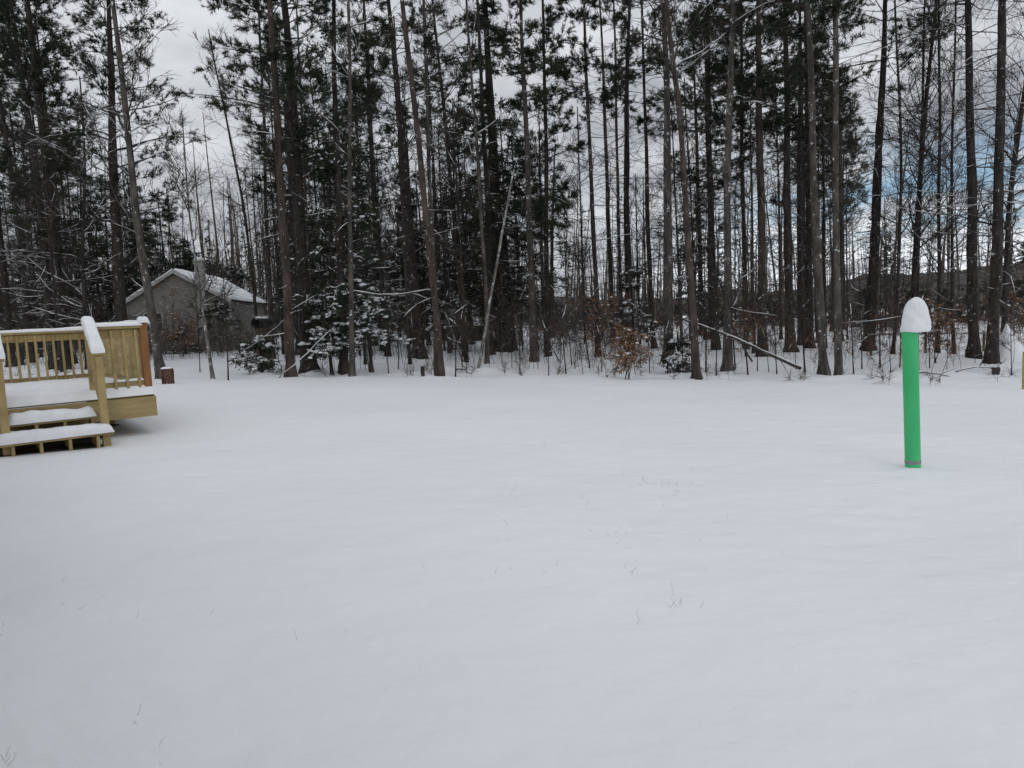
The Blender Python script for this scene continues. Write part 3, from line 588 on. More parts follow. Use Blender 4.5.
young_fir(679, 371, 1.2, .8, 66, 3.0, 'small snowy evergreen at the foot of the stout grey pine')
young_fir(386, 352, 5.5, 1.8, 67, 1.4, 'taller snow-flecked hemlock standing behind the two bushy young ones')
young_fir(28, 358, 1.9, .8, 68, 2.5, 'snow-buried small evergreen seen through the deck railing')
young_fir(452, 350, 4.5, 1.7, 70, 1.0, 'dim hemlock left of the leaning pale pole')
def beech(px, py, h, wd, nleaf, seed, label, Y=None):
    if Y is None: x, y = G(px, py)
    else: x, y = at(px, py, Y)[:2]
    z = float(hfull(np.array([x]), np.array([y]))[0]); rng = np.random.default_rng(seed); root = empty('beech_sapling', (x, y, z), label, 'beech sapling')
    ns = 4; d = rng.normal(0, .22, (ns, 3)); d[:, 2] = 1; B = grow(rng, np.zeros((ns, 3))+rng.normal(0, .05, (ns, 3))*[1, 1, 0]-[0, 0, .05], d, rng.uniform(.65, 1.05, ns)*h, 6, .09); w_ = MB().add(*tubes(B, taper(ns, 6, .014, .004), 5))
    p, dd, ix, tt = sample(rng, B, 13, .2, 1); B2 = grow(rng, p, spread(rng, dd, .8, 1.4, .3), wd*rng.uniform(.35, 1, len(p))*(1.1-.5*tt), 4, .12, .02); w_.add(*tubes(B2, taper(len(p), 4, .006, .003), 3))
    p3, d3, _, _ = sample(rng, B2, 5, .2, 1); B3 = grow(rng, p3, spread(rng, d3, .4, .9), rng.uniform(.1, .3, len(p3)), 2, .1); w_.add(*tubes(B3, taper(len(p3), 2, .003, .002), 3)); w_.build('stem', TWIG, root)
    pl, _, _, _ = sample(rng, B3, nleaf, .2, 1); MB().add(*leaves(rng, pl, .085, .048)).build('leaves', BEECH, root, False)
    sb = pl[rng.random(len(pl)) < .03]; MB().add(*blobs(rng, sb+[0, 0, .02], .035, .016)).build('snow_cover', SNOWC, root)
beech(627, 378, 1.55, .75, 4, 81, 'rust-leaved beech bush at the lawn edge, in the middle of the wood')
beech(606, 358, 2.9, .8, 3, 82, 'taller faint rust-leaved beech behind the beech bush')
beech(746, 357, 2.0, .8, 3, 83, 'rust-leaved beech low behind the fallen log')
beech(183, 352, 2.1, 1.2, 4, 84, 'brown-leaved beech against the front wall of the grey house', 33.5)
beech(170, 352, 3.6, .8, 2, 86, 'thin brown-leaved beech below the peak of the grey house', 35)
beech(938, 362, 1.6, .8, 3, 85, 'rust-leaved beech just right of the green pipe')
beech(1012, 352, 2.6, 1.0, 3, 87, 'rust-leaved beech behind the snow heap at the right edge', 30)
young_fir(186, 354, 1.5, 1.3, 89, .6, 'low dark evergreen against the middle of the house front', 'evergreen_shrub', 'shrub')
# dark evergreen shrubs at the house wall
young_fir(222, 352, 2.9, 1.6, 88, .5, 'dark rounded evergreen against the right part of the house wall', 'evergreen_shrub', 'shrub')

# ------------------------------------------------------------------ logs, poles, stumps and other small things
def hpt(x, y): return float(hfull(np.array([x]), np.array([y]))[0])
def log_thing(name, p0, p1, r0, r1, m, label, cat, snow=.03, k=14, seed=1, sag=.03, stubs=0):
    rng = np.random.default_rng(seed); p0 = np.array(p0, float); p1 = np.array(p1, float); t = np.linspace(0, 1, k)[:, None]
    P = p0+(p1-p0)*t; P[:, 2] += sag*np.sin(t[:, 0]*np.pi*1.3); P += rng.normal(0, .008, P.shape); o0 = P[0].copy(); o0[2] = min(P[0][2], P[-1][2])
    P -= o0; root = empty(name, o0, label, cat)
    rr = np.linspace(r0, r1, k)*(1+rng.normal(0, .05, k)); v, f = tubes(P[None], rr[None], 10); mb = MB().add(v, f)
    for e, ring in ((P[0], 0), (P[-1], k-1)):
        b = np.arange(10)+ring*10; ff = np.stack([np.full(10, 10*k), b, np.roll(b, -1)], -1); ff = ff if ring else ff[:, ::-1]
        mb.add(np.vstack([v, e[None]]), ff)
    if stubs:
        ps, ds, _, _ = sample(rng, P[None], stubs, .15, .95); B = grow(rng, ps, spread(rng, ds, .6, 1.3), rng.uniform(.2, .7, stubs), 4, .1); mb.add(*tubes(B, taper(stubs, 4, .010, .003), 4))
    mb.build('wood', m, root)
    if snow:
        Q = P.copy(); Q[:, 2] += rr*.8+snow*.25; sr = snow*rng.uniform(.6, 1.15, k); sr[[0, -1]] *= .4
        v, f = tubes(Q[None], sr[None], 8); MB().add(v, f).build('snow_cover', SNOWC, root)
    return root
a = at(682, 319, 20.5); b = at(801, 367, 17.6); log_thing('fallen_log', a, b, .028, .045, BARK['grey'], 'long grey fallen log slanting down to the right, topped with snow', 'log', .017, 18, 3, .05, 8)
a = at(722, 309, 21.); gx, gy = G(752, 362); log_thing('leaning_branch', a, (gx, gy, hpt(gx, gy)), .018, .03, BARK['grey'], 'thin dead branch leaning steeply behind the fallen log', 'branch', .008, 12, 4, .0, 5)
gx, gy = G(478, 369); top = at(514, 168, gy+.5); log_thing('leaning_pole', (gx, gy, hpt(gx, gy)-.05), top, .055, .03, BARK['pale'], 'pale leaning birch pole slanting right across the massive hemlock', 'pole', .011, 16, 5, .05, 4)
a = at(278, 372, 19.7); a[2] = hz(a[0], a[1])+.05; log_thing('leaning_branch', a, at(331, 331, 20.6), .013, .009, BARK['grey'], 'snowy branch slanting up across the thick flared pine', 'branch', .011, 12, 6, -.05, 4)
a = at(241, 352, 22.); log_thing('leaning_branch', a, at(291, 316, 21.), .014, .009, BARK['grey'], 'snowy branch slanting up to the left brown pine, below the drum', 'branch', .011, 12, 7, -.06, 5)
a = at(352, 290, 20.6); log_thing('hung_branch', a, at(440, 292, 20.2), .016, .022, BARK['grey'], 'snow-lined branch hung level between slender grey and brown leaning trees', 'branch', .013, 14, 8, -.12, 6)
a = at(445, 312, 25); gx, gy = G(463, 362); log_thing('leaning_branch', a, (gx, gy, hpt(gx, gy)), .03, .04, BARK['pale'], 'pale dead stem leaning left of the leaning birch pole', 'branch', .0, 12, 9, 0, 3)
a = at(538, 318, 22); gx, gy = G(559, 360); log_thing('leaning_branch', a, (gx, gy, hpt(gx, gy)), .016, .022, BARK['grey'], 'thin dead stem leaning right of the grey pine beside the massive hemlock', 'branch', .0, 12, 10, 0, 3)
for (px0, py0, px1, py1, r, sd, lb) in ((607, 376, 620, 366, .022, 11, 'short dead stick lying in snow left of the beech bush'), (905, 372, 962, 376, .02, 12, 'long dead stick lying in snow right of the green pipe'),
    (955, 373, 1000, 366, .016, 13, 'bent dead stick lying in snow below the rightmost pine'), (866, 352, 884, 372, .02, 14, 'dead stick slanting down to the snow left of the green pipe'), (457, 369, 471, 372, .03, 15, 'short dark chunk of wood in snow left of the birch pole')):
    x0, y0 = G(px0, py0); x1, y1 = G(px1, py1); log_thing('dead_stick', (x0, y0, hpt(x0, y0)+r), (x1, y1, hpt(x1, y1)+r*2), r, r*.6, BARK['dark'], lb, 'stick', r*.9, 9, sd, .06, 5)
END = noise_mat('cut_wood', (.18, .10, .06), (.30, .19, .12), 9)
def stump(px, py, r, h, label, bark, sn=.04, tilt=0., name='tree_stump', cat='stump'):
    x, y = G(px, py); z = hpt(x, y); root = empty(name, (x, y, z-.03), label, cat); rng = np.random.default_rng(int(px)); zz = np.array([-.15, 0, .08, .2*h+.06, .55*h, .85*h, h]); P = np.stack([zz*tilt, 0*zz, zz], -1)
    rr = r*np.array([.95, .92, .94, 1., 1.06, 1.04, .96]); v, f = tubes(P[None], rr[None], 16); v = v+rng.normal(0, r*.055, v.shape); n = len(v); b = np.arange(16)+6*16
    mb = MB().add(v, f); mb.add(np.vstack([v, P[-1:]]), np.stack([np.roll(b, -1), b, np.full(16, n)], -1)[:, ::-1], 1); mb.build('wood', [bark, END], root)
    if sn:
        a_ = np.linspace(0, np.pi/2, 6); Q = np.zeros((6, 3)); Q[:, 0] = h*tilt; Q[:, 2] = h-.005+np.sin(a_)*sn; v, f = tubes(Q[None]+np.array([0, 0, 0.]), (r*.96*np.cos(a_)**.6+1e-4)[None], 16); v = v+rng.normal(0, .003, v.shape); MB().add(v, f).build('snow_cap', SNOWC, root)
stump(168, 383, .155, .44, 'short cut stump with snow on top beside the deck corner', bark_mat('stump_bark', (.035, .018, .015), (.15, .075, .055), .62), .05)
stump(423, 377, .055, .3, 'short dark stub of a post standing in snow at the lawn edge', BARK['dark'], 0, 0, 'post_stub', 'post')
stump(996, 371, .09, .24, 'small dark stump at the foot of the rightmost thick pine', BARK['dark'], .05)
# black drum
def drum():
    c = at(262, 323, 24.5); g = float(hz(c[0], c[1])); root = empty('steel_drum', (c[0], c[1], g), 'black open drum raised on two posts with snow on top, beside grey house', 'drum')
    M_ = noise_mat('black_paint', (.012, .012, .013), (.03, .028, .027), 7, rough=.6); h = c[2]-g; a = np.linspace(0, 2*np.pi, 25)[:-1]; dv = nrm(np.array([.35, 1., 0])); sd_ = np.array([dv[1], -dv[0], 0])
    prof = [(-.35, .22), (-.36, .25), (-.33, .252), (-.1, .245), (-.08, .255), (-.06, .245), (.3, .245), (.33, .25), (.34, .22), (.34, .001)]; ring = []
    inner = [(.30, .001), (.30, .215), (-.35, .22)]
    for (t, r) in inner+prof[1:]: ring.append(dv*t+(sd_[None]*np.cos(a)[:, None]+np.array([0, 0, 1.])*np.sin(a)[:, None])*r*.7+np.array([0, 0, h]))
    v = np.array(ring); k = len(v); i = np.arange(k-1)[:, None]*24+np.arange(24)[None]; j = np.arange(k-1)[:, None]*24+(np.arange(24)[None]+1) % 24
    MB().add(v, np.stack([i, j, j+24, i+24], -1).reshape(-1, 4)).build('shell', M_, root)
    for s in (-.2, .2):
        q = MB(); b = dv*s; beam(q, b+[0, 0, -.1], b+[0, 0, h-.16], sd_*.3, dv*.06); q.build('post', UNDER, root)
    tt = np.linspace(-.34, .33, 10); P = dv[None]*tt[:, None]+np.array([0, 0, h+.165]); rr = .7*np.array([.06, .12, .14, .13, .14, .13, .14, .14, .12, .05]); v, f = tubes(P[None], rr[None], 12); v[:, 2] = (v[:, 2]-h-.165)*.5+h+.165; MB().add(v, f).build('snow_cap', SNOWC, root)
drum()
# snow heap and rail and stake at the right edge
def heap():
    c = at(1010, 350, 22); g = float(hz(c[0], c[1])); rng = np.random.default_rng(9); n = 28; a = np.linspace(0, 2*np.pi, n+1)[:-1]; t = np.linspace(0, 1, 12)
    r = (.02+.9*t**1.1)[:, None]*(1+.12*np.sin(a*3+1)+.06*np.sin(a*7))[None]; z = 1.15*(1-t)**1.15-.08; P = np.stack([r*np.cos(a)*.75-.12*(1-t)[:, None], r*np.sin(a)*.8, np.broadcast_to(z[:, None], r.shape)+rng.normal(0, .015, r.shape)], -1)
    i = np.arange(11)[:, None]*n+np.arange(n)[None]; j = np.arange(11)[:, None]*n+(np.arange(n)[None]+1) % n
    o = MB().add(P, np.stack([i, i+n, j+n, j], -1).reshape(-1, 4)).build('snow_heap', SNOW); o.location = (c[0], c[1], g); tag(o, 'pointed white heap of snow at the right edge behind the trees', 'snow heap')
heap()
PALE = noise_mat('weathered_rail', (.20, .19, .18), (.34, .33, .32), 4, rough=.8)
def rail():
    a = at(868, 334.5, 25.5); b = at(1045, 332.5, 25.5); g = float(hz((a[0]+b[0])/2, 25.5)); root = empty('long_rail', ((a[0]+b[0])/2, 25.5, g), 'long pale level rail seen between the trunks right of the green pipe', 'rail'); o0 = np.array(root.location)
    m = MB(); beam(m, a-o0, b-o0, (0, .04, 0), (0, 0, .05)); m.build('bar', PALE, root)
    for t in (.02, .33, .66, .98):
        p = a+(b-a)*t-o0; q = MB(); beam(q, [p[0], .05, -.4], [p[0], .05, p[2]+.06], (.07, 0, 0), (0, .06, 0)); q.build('post', UNDER, root)
rail()
def stake():
    x, y = G(1023, 389); z = hpt(x, y); root = empty('marker_stake', (x, y, z), 'thin yellow-green stake standing in the snow at the right edge', 'stake'); m = MB(); box(m, (0, 0, .32), (.016, 0, 0), (0, .016, 0), (0, 0, .45), 0, .004); m.build('shaft', noise_mat('yellow_paint', (.25, .27, .06), (.36, .37, .10), 9), root)
    q = MB().add(*blobs(np.random.default_rng(1), np.array([[0, 0, .78]]), .025, .02)); q.build('snow_cap', SNOWC, root)
stake()

# ------------------------------------------------------------------ green pipe with its snow hat
GREEN = noise_mat('green_plastic', (.052, .45, .165), (.072, .53, .20), 3, (1, 1, .5), .38, .05, 60, .002)
GREY = noise_mat('grey_tape', (.20, .21, .22), (.28, .29, .30), 14, rough=.6)
def post():
    x, y = G(913, 469); z = hpt(x, y)-.02; root = empty('green_pipe', (x, y, z), 'upright green plastic pipe standing in the snowy lawn with a snow cap', 'pipe'); pt = at(909.8, 332, y)-np.array([x, y, z]); H = pt[2]; r = 14.6*y/F/2
    def seg(z0, z1, rad, k=8):
        zz = np.linspace(z0, z1, k); P = np.stack([zz/H*pt[0], 0*zz, zz], -1); return P, np.full(k, rad)
    P, rr = seg(-.3, H+.01, r, 14); v, f = tubes(P[None], rr[None], 40); mb = MB().add(v, f)
    Pi, ri = seg(H+.01, H-.3, r-.006, 4); v, f = tubes(Pi[None], ri[None], 40); mb.add(v, f); mb.build('tube', GREEN, root)
    P, rr = seg(.05, .095, r+.0025, 5); rr[[0, -1]] = r-.001; v, f = tubes(P[None], rr[None], 40); MB().add(v, f).build('tape_band', GREY, root)
    rng = np.random.default_rng(4); n = 40; u = y/F   # metres per pixel here
    prof = [(0, 0.), (9, -.2), (13.2, 0), (13.8, 1.0), (13.3, 4), (12.7, 8), (12.2, 12), (11.6, 16), (10.9, 20), (10.0, 24), (8.8, 27.5), (7.0, 30.5), (4.6, 32.7), (2, 34), (0, 34.2)]
    a = np.linspace(0, 2*np.pi, n+1)[:-1]; V = []
    for (rp, h) in prof:
        wob = 1+.035*np.sin(a*2+h*.13)+.035*np.sin(a*3+1+h*.2)+.03*np.sin(a*5+h*.5)+.03*rng.normal(0, 1, n)*(rp > 1)
        cx = pt[0]+u*(5.6+h*.02); V.append(np.stack([cx+rp*u*wob*np.cos(a), rp*u*wob*np.sin(a), np.full(n, H+h*u)+(.004*np.sin(a*4))], -1))
    V = np.array(V); k = len(V); i = np.arange(k-1)[:, None]*n+np.arange(n)[None]; j = np.arange(k-1)[:, None]*n+(np.arange(n)[None]+1) % n
    o = MB().add(V, np.stack([i, j, j+n, i+n], -1).reshape(-1, 4)).build('snow_cap', SNOWC, root)
    sm = o.modifiers.new('s', 'SUBSURF'); sm.levels = 1; sm.render_levels = 2
post()

# ------------------------------------------------------------------ deck with stairs
def snow_strip(p0, p1, wv, th, seed, nx=40, over=.012, ends=True):
    """pillow of snow on a flat member: p0-p1 is the middle of its top face, wv its full width vector"""
    rng = np.random.default_rng(seed); p0 = np.asarray(p0, float); p1 = np.asarray(p1, float); wv = np.asarray(wv, float); W = np.linalg.norm(wv); wn = wv/W; ln = np.linalg.norm(p1-p0); nx = max(12, int(ln/.03)); na = 15
    t = np.linspace(0, 1, nx); a = np.linspace(0, np.pi, na); s0 = rng.uniform(0, 200); V = []
    for q in t:
        e = min(q, 1-q)*ln; g = min(1, (e/(th*.6)))if ends else 1.; g = math.sqrt(max(0, 1-(1-g)**2))
        hh = th*(1+.40*vnoise(s0+q*ln*2.2, 2.)+.16*vnoise(s0+q*ln*8, 5.)+.06*vnoise(s0+q*ln*24, 7.))*max(g, .04); hw = (W/2+over)*(1+.14*vnoise(s0+q*ln*4, 9.)+.07*vnoise(s0+q*ln*15, 11.))
        c = np.sign(np.cos(a))*np.abs(np.cos(a))**.55; z = np.sin(a)**.6
        dn = vnoise(s0+q*7, a*2)*.10
        V.append((p0+(p1-p0)*q)[None]+wn[None]*(c*hw*(.9+.1*g))[:, None]+np.array([0, 0, 1.])[None]*((z*hh)*(1+dn)-.002)[:, None])
    V = np.array(V); i = np.arange(nx-1)[:, None]*na+np.arange(na-1)[None]; f = np.stack([i, i+1, i+na+1, i+na], -1).reshape(-1, 4)
    return V.reshape(-1, 3), f
def deck():
    ang = R(39); e1 = np.array([-math.cos(ang), -math.sin(ang), 0]); e2 = np.array([-math.sin(ang), math.cos(ang), 0]); up = np.array([0, 0, 1.])
    Cn = np.array([-5.13, 10.15, 0]); DZ = .765; D = 3.6; LW = 3.44
    g0 = float(hz(Cn[0], Cn[1])); root = empty('wooden_deck', (Cn[0], Cn[1], g0), 'new yellow lumber deck with railing and snowy steps at left', 'deck')
    def W(a, b, z): return Cn*[1, 1, 0]*0+e1*a+e2*b+up*(z-g0)      # a: along the front to the left, b: back, z: world height
    M = lambda: MB()
    # floor boards (run along the front)
    m = M(); nb = 26; bw = D/nb
    for i in range(nb): beam(m, W(0, bw*(i+.5), DZ-.014), W(LW, bw*(i+.5), DZ-.014), e2*(bw-.006), up*.028, bev=.004)
    fl = m.build('floor', WOODB, root, False)
    # snow on the floor
    nx, ny = 90, 80; a_ = np.linspace(-.022, LW, nx); b_ = np.linspace(-.045, D-.01, ny); A, B = np.meshgrid(a_, b_)
    ed = np.minimum.reduce([A+.022, B+.045, D-.01-B]); th = -.006+.145*np.sqrt(np.clip(1-(1-np.clip(ed/.09, 0, 1))**2, 0, 1))+.03*vnoise(A*2, B*2)*np.clip(ed/.2, 0, 1)+.02*vnoise(A*6, B*6)*np.clip(ed/.2, 0, 1)
    V = e1*A[..., None]+e2*B[..., None]+up*(DZ-g0+th)[..., None]; i = np.arange(ny-1)[:, None]*nx+np.arange(nx-1)[None]; MB().add(V, np.stack([i, i+nx, i+nx+1, i+1], -1).reshape(-1, 4)).build('snow_cover', SNOWC, fl)
    # frame boards
    m = M(); beam(m, W(-.01, -.02, DZ-.031-.1425), W(LW, -.02, DZ-.031-.1425), e2*.04, up*.285); m.build('front_fascia', WOODB, root, False)
    m = M(); beam(m, W(-.0, .003, DZ-.034-.1425), W(-.0, D, DZ-.034-.1425), e1*.04, up*.28); m.build('side_fascia', WOODB, root, False)
    for (a, b) in ((.75, .35), (.3, D-.3), (2.6, D-.3), (2.6, 1.6), (.3, 1.7)):
        m = M(); beam(m, W(a, b, g0-.4), W(a, b, DZ-.04), e1*.09, e2*.09); m.build('support_post', WOOD, root, False)
    # railings
    def railing(pa, pb, name, post_a=True, post_b=True, top=.98, gap=.128, seed=1, wm=WOOD):
        (a0, b0), (a1, b1) = pa, pb; p0 = W(a0, b0, DZ); p1 = W(a1, b1, DZ); d = nrm(p1-p0); n = np.cross(d, up); ln = np.linalg.norm(p1-p0)
        m = M(); beam(m, p0+up*(top-.02)-d*.0, p1+up*(top-.02), n*.14, up*.038); tr = m.build('top_rail', wm, root, False)
        MB().add(*snow_strip(p0+up*top-d*.03, p1+up*top+d*.03, n*.14, .064, seed)).build('snow_cover', SNOWC, tr)
        m = M(); beam(m, p0+up*(top-.105), p1+up*(top-.105), n*.038, up*.125); m.build('upper_rail', wm, root, False)
        m = M(); beam(m, p0+up*.16, p1+up*.16, n*.038, up*.085); br = m.build('bottom_rail', wm, root, False)
        MB().add(*snow_strip(p0+up*.2025, p1+up*.2025, n*.045, .04, seed+1)).build('snow_cover', SNOWC, br)
        k = int(ln/gap)
        for i in range(k):
            q = p0+d*(ln*(i+.5)/k)-n*.0385; m = M(); beam(m, q+up*.10, q+up*(top-.06), d*.036, n*.036, bev=.004); m.build('baluster', wm, root, False)
    railing((.10, .05), (.70, .05), 'front', seed=11, gap=.15)
    railing((.05, D-.05), (LW, D-.05), 'rear', seed=21)
    # right end: close-boarded rail
    k = 24; x0 = .16; x1 = D-.1; bw = (x1-x0)/k
    for i in range(k):
        m = M(); beam(m, W(.075, x0+bw*(i+.5), DZ+.20+.004*(i % 3)), W(.075, x0+bw*(i+.5), DZ+.955), e2*(bw-.012), e1*.02, bev=.003); m.build('end_board', WOODB, root, False)
    m = M(); beam(m, W(.05, .1, DZ+.97), W(.05, D-.1, DZ+.97), e1*.14, up*.036); tr = m.build('top_rail', WOOD, root, False)
    MB().add(*snow_strip(W(.05, .0, DZ+.99), W(.05, D, DZ+.99), e1*.14, .075, 31)).build('snow_cover', SNOWC, tr)
    m = M(); beam(m, W(.05, .1, DZ+.16), W(.05, D-.1, DZ+.16), e1*.038, up*.085); m.build('bottom_rail', WOOD, root, False)
    # corner posts
    m = M(); beam(m, W(.065, .045, DZ-.02), W(.065, .045, DZ+1.015), e1*.10, e2*.10); cp = m.build('corner_post', CEDAR, root, False); cp['label'] = 'red-brown corner post'
    MB().add(*snow_strip(W(-.02, .045, DZ+1.015), W(.13, .045, DZ+1.015), e2*.13, .078, 41)).build('snow_cover', SNOWC, cp)
    for (a, b) in ((.05, D-.05), (.74, .05), (1.81, .05)):
        m = M(); beam(m, W(a, b, DZ-.28), W(a, b, DZ+.99), e1*.09, e2*.09); m.build('rail_post', WOOD, root, False)
    # steps: they come forward (-b) between the two newel posts
    run = .31; rise = .20; ends = {1: (.80, 1.76), 2: (.66, 1.92)}
    for k_ in (1, 2):
        zt = DZ-rise*k_; b0 = -.04-run*k_; sa0, sa1 = ends[k_]; m = M()
        for q in (0, 1): beam(m, W(sa0, b0+.075+q*.145, zt-.016), W(sa1, b0+.075+q*.145, zt-.016), e2*.138, up*.032, bev=.005)
        tr = m.build('tread', WOODB, root, False)
        MB().add(*snow_strip(W(sa0-.005, b0+.145, zt), W(sa1, b0+.145, zt), e2*.30, .125, 50+k_, over=.012)).build('snow_cover', SNOWC, tr)
    for a in (.85, 1.16, 1.47, 1.76):
        m = M()
        for k_ in (1, 2): beam(m, W(a, -.04-run*k_+.10, g0-.35), W(a, -.04-run*k_+.10, DZ-rise*k_-.033), e1*.038, e2*.16)
        m.build('stringer', WOOD, root, False)
    # newel posts and sloping hand rails
    for (a, nm) in ((.74, 0), (1.81, 1)):
        b = -.045-run*1.55; zt = DZ-rise*2+1.01
        m = M(); beam(m, W(a, b, g0-.2), W(a, b, zt-.02), e1*.092, e2*.092); m.build('newel_post', WOOD, root, False)
        p0 = W(a, b-.05, zt); p1 = W(a, .02, DZ+1.02); d = nrm(p1-p0); n = np.cross(d, e1)
        m = M(); beam(m, p0, p1, e1*.14, n*.036); hr = m.build('hand_rail', WOOD, root, False)
        MB().add(*snow_strip(p0+up*.02, p1+up*.02+d*.04, e1*.14, .085, 61+nm)).build('snow_cover', SNOWC, hr)
        m = M(); beam(m, p0-up*.72+d*.1, p1-up*.72, e1*.038, n*.085); m.build('lower_hand_rail', WOOD, root, False)
        for q in (.30, .58, .84):
            p = p0+(p1-p0)*q; m = M(); beam(m, p-up*.72, p-up*.02, e1*.034, e2*.034, bev=.004); m.build('baluster', WOOD, root, False)
    # snow-free soil under deck and steps; the dark sheet also paints their shade
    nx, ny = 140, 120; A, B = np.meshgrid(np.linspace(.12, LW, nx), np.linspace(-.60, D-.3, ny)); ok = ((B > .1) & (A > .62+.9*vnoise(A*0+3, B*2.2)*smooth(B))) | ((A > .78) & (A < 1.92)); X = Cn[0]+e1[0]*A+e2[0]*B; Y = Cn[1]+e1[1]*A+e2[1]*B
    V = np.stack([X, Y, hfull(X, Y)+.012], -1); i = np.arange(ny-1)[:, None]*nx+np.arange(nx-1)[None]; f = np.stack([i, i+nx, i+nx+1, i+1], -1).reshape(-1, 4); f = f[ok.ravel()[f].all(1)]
    tag(MB().add(V, f).build('soil_and_shade', SOIL_SHADE), kind='structure')
    # unseen house wall beside the deck, added to darken the near snow
    hr_ = empty('unseen_house', (*(Cn+e1*3.46)[:2], g0), 'unseen cream sided house added against the wooden deck to shade the snow', 'house')
    Z = lambda a, b, z: e1*a+e2*b+up*z
    m = MB()
    for q in range(20): beam(m, Z(.02, -15, .14*q-.2+.07), Z(.02, 5.5, .14*q-.2+.07), up*.137+e1*-.012, e1*.03, bev=.002)
    box(m, Z(3.54, -4.75, 1.15), e1*3.5, e2*10.2, up*1.5); m.build('wall', CREAM, hr_, False)
    m = MB(); beam(m, Z(1.4, -15.4, 3.15), Z(1.4, 5.9, 3.15), e1*3.6+up*1.5, up*.12-e1*.05); m.build('roof', UNDER, hr_, False)
SOIL_SHADE = noise_mat('soil_and_shade', (.02, .017, .014), (.06, .05, .04), 6)
CREAM = noise_mat('cream_siding', (.45, .43, .38), (.52, .50, .45), 3)
deck()

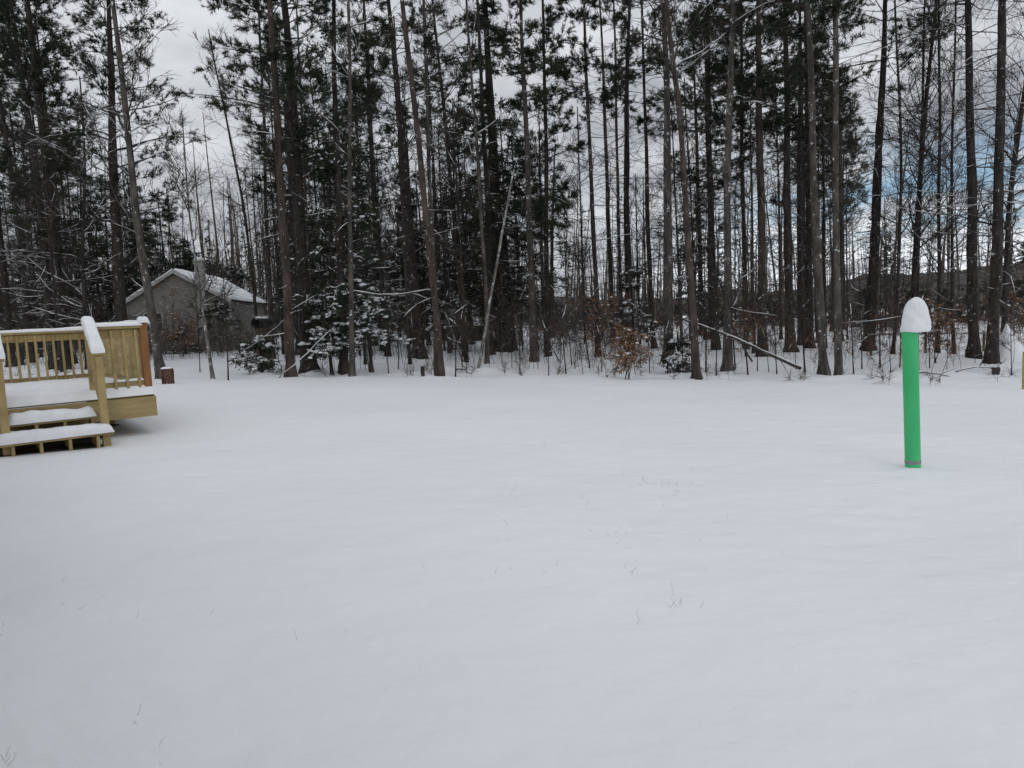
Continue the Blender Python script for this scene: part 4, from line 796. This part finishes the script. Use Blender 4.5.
# ------------------------------------------------------------------ grey house in the wood
SIDING = noise_mat('grey_siding', (.235, .225, .21), (.335, .32, .295), 3, (1, 1, 3), .85, .2)
TRIM = noise_mat('pale_trim', (.42, .41, .39), (.52, .51, .49), 4)
BLOCK = noise_mat('chimney_block', (.30, .29, .28), (.44, .43, .41), 7)
GLASS, _nt, _b = mat('window_glass', .08); _b.inputs['Base Color'].default_value = (.02, .024, .028, 1); _b.inputs['Specular IOR Level'].default_value = .6
SHING = noise_mat('roof_shingle', (.04, .038, .036), (.08, .076, .072), 8)
def house():
    K = np.array([-14.8, 38., 0]); g = nrm(np.array([-1., -.1, 0])); s = nrm(np.array([-.1, 1., 0])); up = np.array([0, 0, 1.]); Wd, D = 5.2, 7.3; z0 = .74; he = 2.55; hp = 4.1
    root = empty('grey_house', (K[0], K[1], z0), 'small grey house with snowy gable roof and chimney among the trees', 'house')
    P = lambda a, b, z: g*a+s*b+up*z
    V = [P(0, 0, -.4), P(Wd, 0, -.4), P(Wd, 0, he), P(Wd/2, 0, hp), P(0, 0, he)]; V += [v+s*D for v in V]; mb = MB()
    # lap siding: stack of courses on each face
    def course(pa, pb, n, z, h): beam(mb, pa+up*(z+h/2)+n*.012, pb+up*(z+h/2)+n*.012, n*.024, up*(h-.004)+n*.012, bev=.002)
    h = .15
    for i in range(int((hp+.2)/h)):
        z = -.3+i*h
        if z+h < he: course(P(0, 0, 0), P(Wd, 0, 0), -s, z, h); course(P(0, 0, 0), P(0, D, 0), -g, z, h); course(P(Wd, 0, 0), P(Wd, D, 0), g, z, h); course(P(0, D, 0), P(Wd, D, 0), s, z, h)
        else:
            q = min(1, (z+h-he)/(hp-he))*Wd/2
            if q < Wd/2-.1: course(P(q, 0, 0), P(Wd-q, 0, 0), -s, z, h); course(P(q, D, 0), P(Wd-q, D, 0), s, z, h)
    mb.add(np.array(V), np.array([[0, 1, 6, 5], [1, 2, 7, 6], [4, 0, 5, 9], [2, 1, 0, 4], [7, 9, 5, 6]])); mb.add(np.array(V), np.array([[2, 4, 3], [7, 8, 9]])); mb.build('wall', SIDING, root, False)
    ov = .22; sl = (hp-he)/(Wd/2); ro = MB(); sn = MB()
    for sgn in (0, 1):
        ae = -ov if sgn == 0 else Wd+ov; e = P(ae, 0, he-sl*ov+.05); p = P(Wd/2, 0, hp+.05); mid = (e+p)/2; ax = (p-e)/2; n = nrm(np.cross(s, p-e)); n = n if n[2] > 0 else -n
        box(ro, mid+s*D/2, ax, s*(D/2+.35), n*.05, 0, .01)
        nx, ny = 26, 40; A, B = np.meshgrid(np.linspace(0, 1, nx), np.linspace(-.36, D+.36, ny)); edd = np.minimum.reduce([A*3, (B+.36), (D+.36-B)]); th = .055+.09*np.sqrt(np.clip(1-(1-np.clip(edd/.15, 0, 1))**2, 0, 1))+.05*vnoise(A*6+sgn*9, B*1.3)
        Q = e+(p-e)*A[..., None]+s*B[..., None]+n*th[..., None]; i = np.arange(ny-1)[:, None]*nx+np.arange(nx-1)[None]; sn.add(Q, np.stack([i, i+1, i+nx+1, i+nx], -1).reshape(-1, 4))
    rf = ro.build('roof', SHING, root, False); sn.build('snow_cover', SNOWC, rf)
    fb = MB()
    for ae in (-ov, Wd+ov): beam(fb, P(ae, -.37, he-sl*ov-.0), P(Wd/2, -.37, hp-.0), s*.03, up*.2)
    fb.build('fascia', TRIM, root, False)
    m = MB(); beam(m, P(1.28, -.22, -.4), P(1.28, -.22, 4.55), g*.42, s*.40); beam(m, P(1.28, -.22, 4.55), P(1.28, -.22, 4.63), g*.5, s*.48); ch = m.build('chimney', BLOCK, root, False)
    MB().add(*snow_strip(P(1.07, -.22, 4.63), P(1.49, -.22, 4.63), s*.42, .13, 3)).build('snow_cover', SNOWC, ch)
    m = MB(); beam(m, P(-.02, -.04, -.3), P(-.02, -.04, he-.1), g*.12, s*.04); beam(m, P(Wd+.02, -.04, -.3), P(Wd+.02, -.04, he-.1), g*.12, s*.04); m.build('corner_board', TRIM, root, False)
    for (a, b, z, w_, h_, ax, n) in ((3.9, 0, 1.5, .9, 1.0, g, -s),):
        c = (P(a, b, z) if n is not None else 0)+n*.05; m = MB()
        for (dx, dz, lw, lh) in ((0, h_/2, w_+.16, .08), (0, -h_/2, w_+.16, .08), (-w_/2, 0, .08, h_-.08), (w_/2, 0, .08, h_-.08), (0, 0, w_-.08, .05)): box(m, c+ax*dx+up*dz, ax*lw/2, n*.03, up*lh/2)
        wf = m.build('window', TRIM, root, False); m = MB(); box(m, c-n*.015, ax*w_/2, n*.012, up*h_/2); m.build('pane', GLASS, wf, False)
house()
def shed(px, py, Y, w_, label):
    c = at(px, py, Y); g = float(hz(c[0], c[1])); h = c[2]-g; root = empty('far_shed', (c[0], c[1], g), label, 'shed'); m = MB(); box(m, (0, 1.2, h/2-.15), (w_/2, 0, 0), (0, 1.2, 0), (0, 0, h/2-.05), 0, .01); m.build('wall', UNDER, root, False)
    r = MB(); box(r, (0, 1.1, h-.1), (w_/2+.2, 0, 0), (0, 1.5, .22), (0, -.006, .05), 0, .01); rf = r.build('roof', SHING, root, False); m = MB(); V, f = snow_strip((-w_/2-.2, 1.1, h-.045), (w_/2+.2, 1.1, h-.045), (0, 2.9, .42), .2, 8); m.add(V, f); m.build('snow_cover', SNOWC, rf)
shed(466, 322, 44, 2.0, 'low shed with a snowy roof far behind, left of the massive hemlock')

# ------------------------------------------------------------------ dry grass tips through the snow
def grass():
    rng = np.random.default_rng(17); pts = []
    for (px, py, n, sx, sy) in ((655, 485, 22, 14, 5), (680, 490, 16, 12, 6), (512, 500, 5, 3, 6), (505, 485, 4, 12, 5), (628, 570, 7, 4, 3), (675, 606, 9, 5, 4), (640, 625, 5, 5, 4), (610, 537, 5, 9, 3), (578, 505, 3, 5, 3), (540, 430, 8, 120, 8), (318, 413, 6, 3, 2), (137, 713, 4, 6, 5), (160, 755, 2, 3, 4), (10, 765, 7, 8, 5), (3, 640, 3, 2, 6), (70, 582, 4, 8, 4), (560, 560, 16, 120, 45), (150, 620, 8, 100, 40), (800, 430, 8, 120, 20), (720, 520, 12, 80, 30), (1010, 475, 3, 8, 6)):
        for _ in range(n): pts.append((px+rng.normal(0, sx), py+rng.normal(0, sy)))
    P = []; 
    for (px, py) in pts:
        if py < 395: continue
        x, y = G(px, min(py, 790)); P.append((x, y, 0))
    P = np.array(P); P[:, 2] = hfull(P[:, 0], P[:, 1])-.02; n = len(P); d = rng.normal(0, .6, (n, 3)); d[:, 2] = 1; B = grow(rng, P, d, rng.uniform(.03, .10, n), 4, .25, -.05)
    o = MB().add(*tubes(B, taper(n, 4, 0.0009, .0004), 3)).build('grass', GRASS); tag(o, 'dry grass tips poking through the snow of the lawn', 'grass', None, 'stuff')
grass()
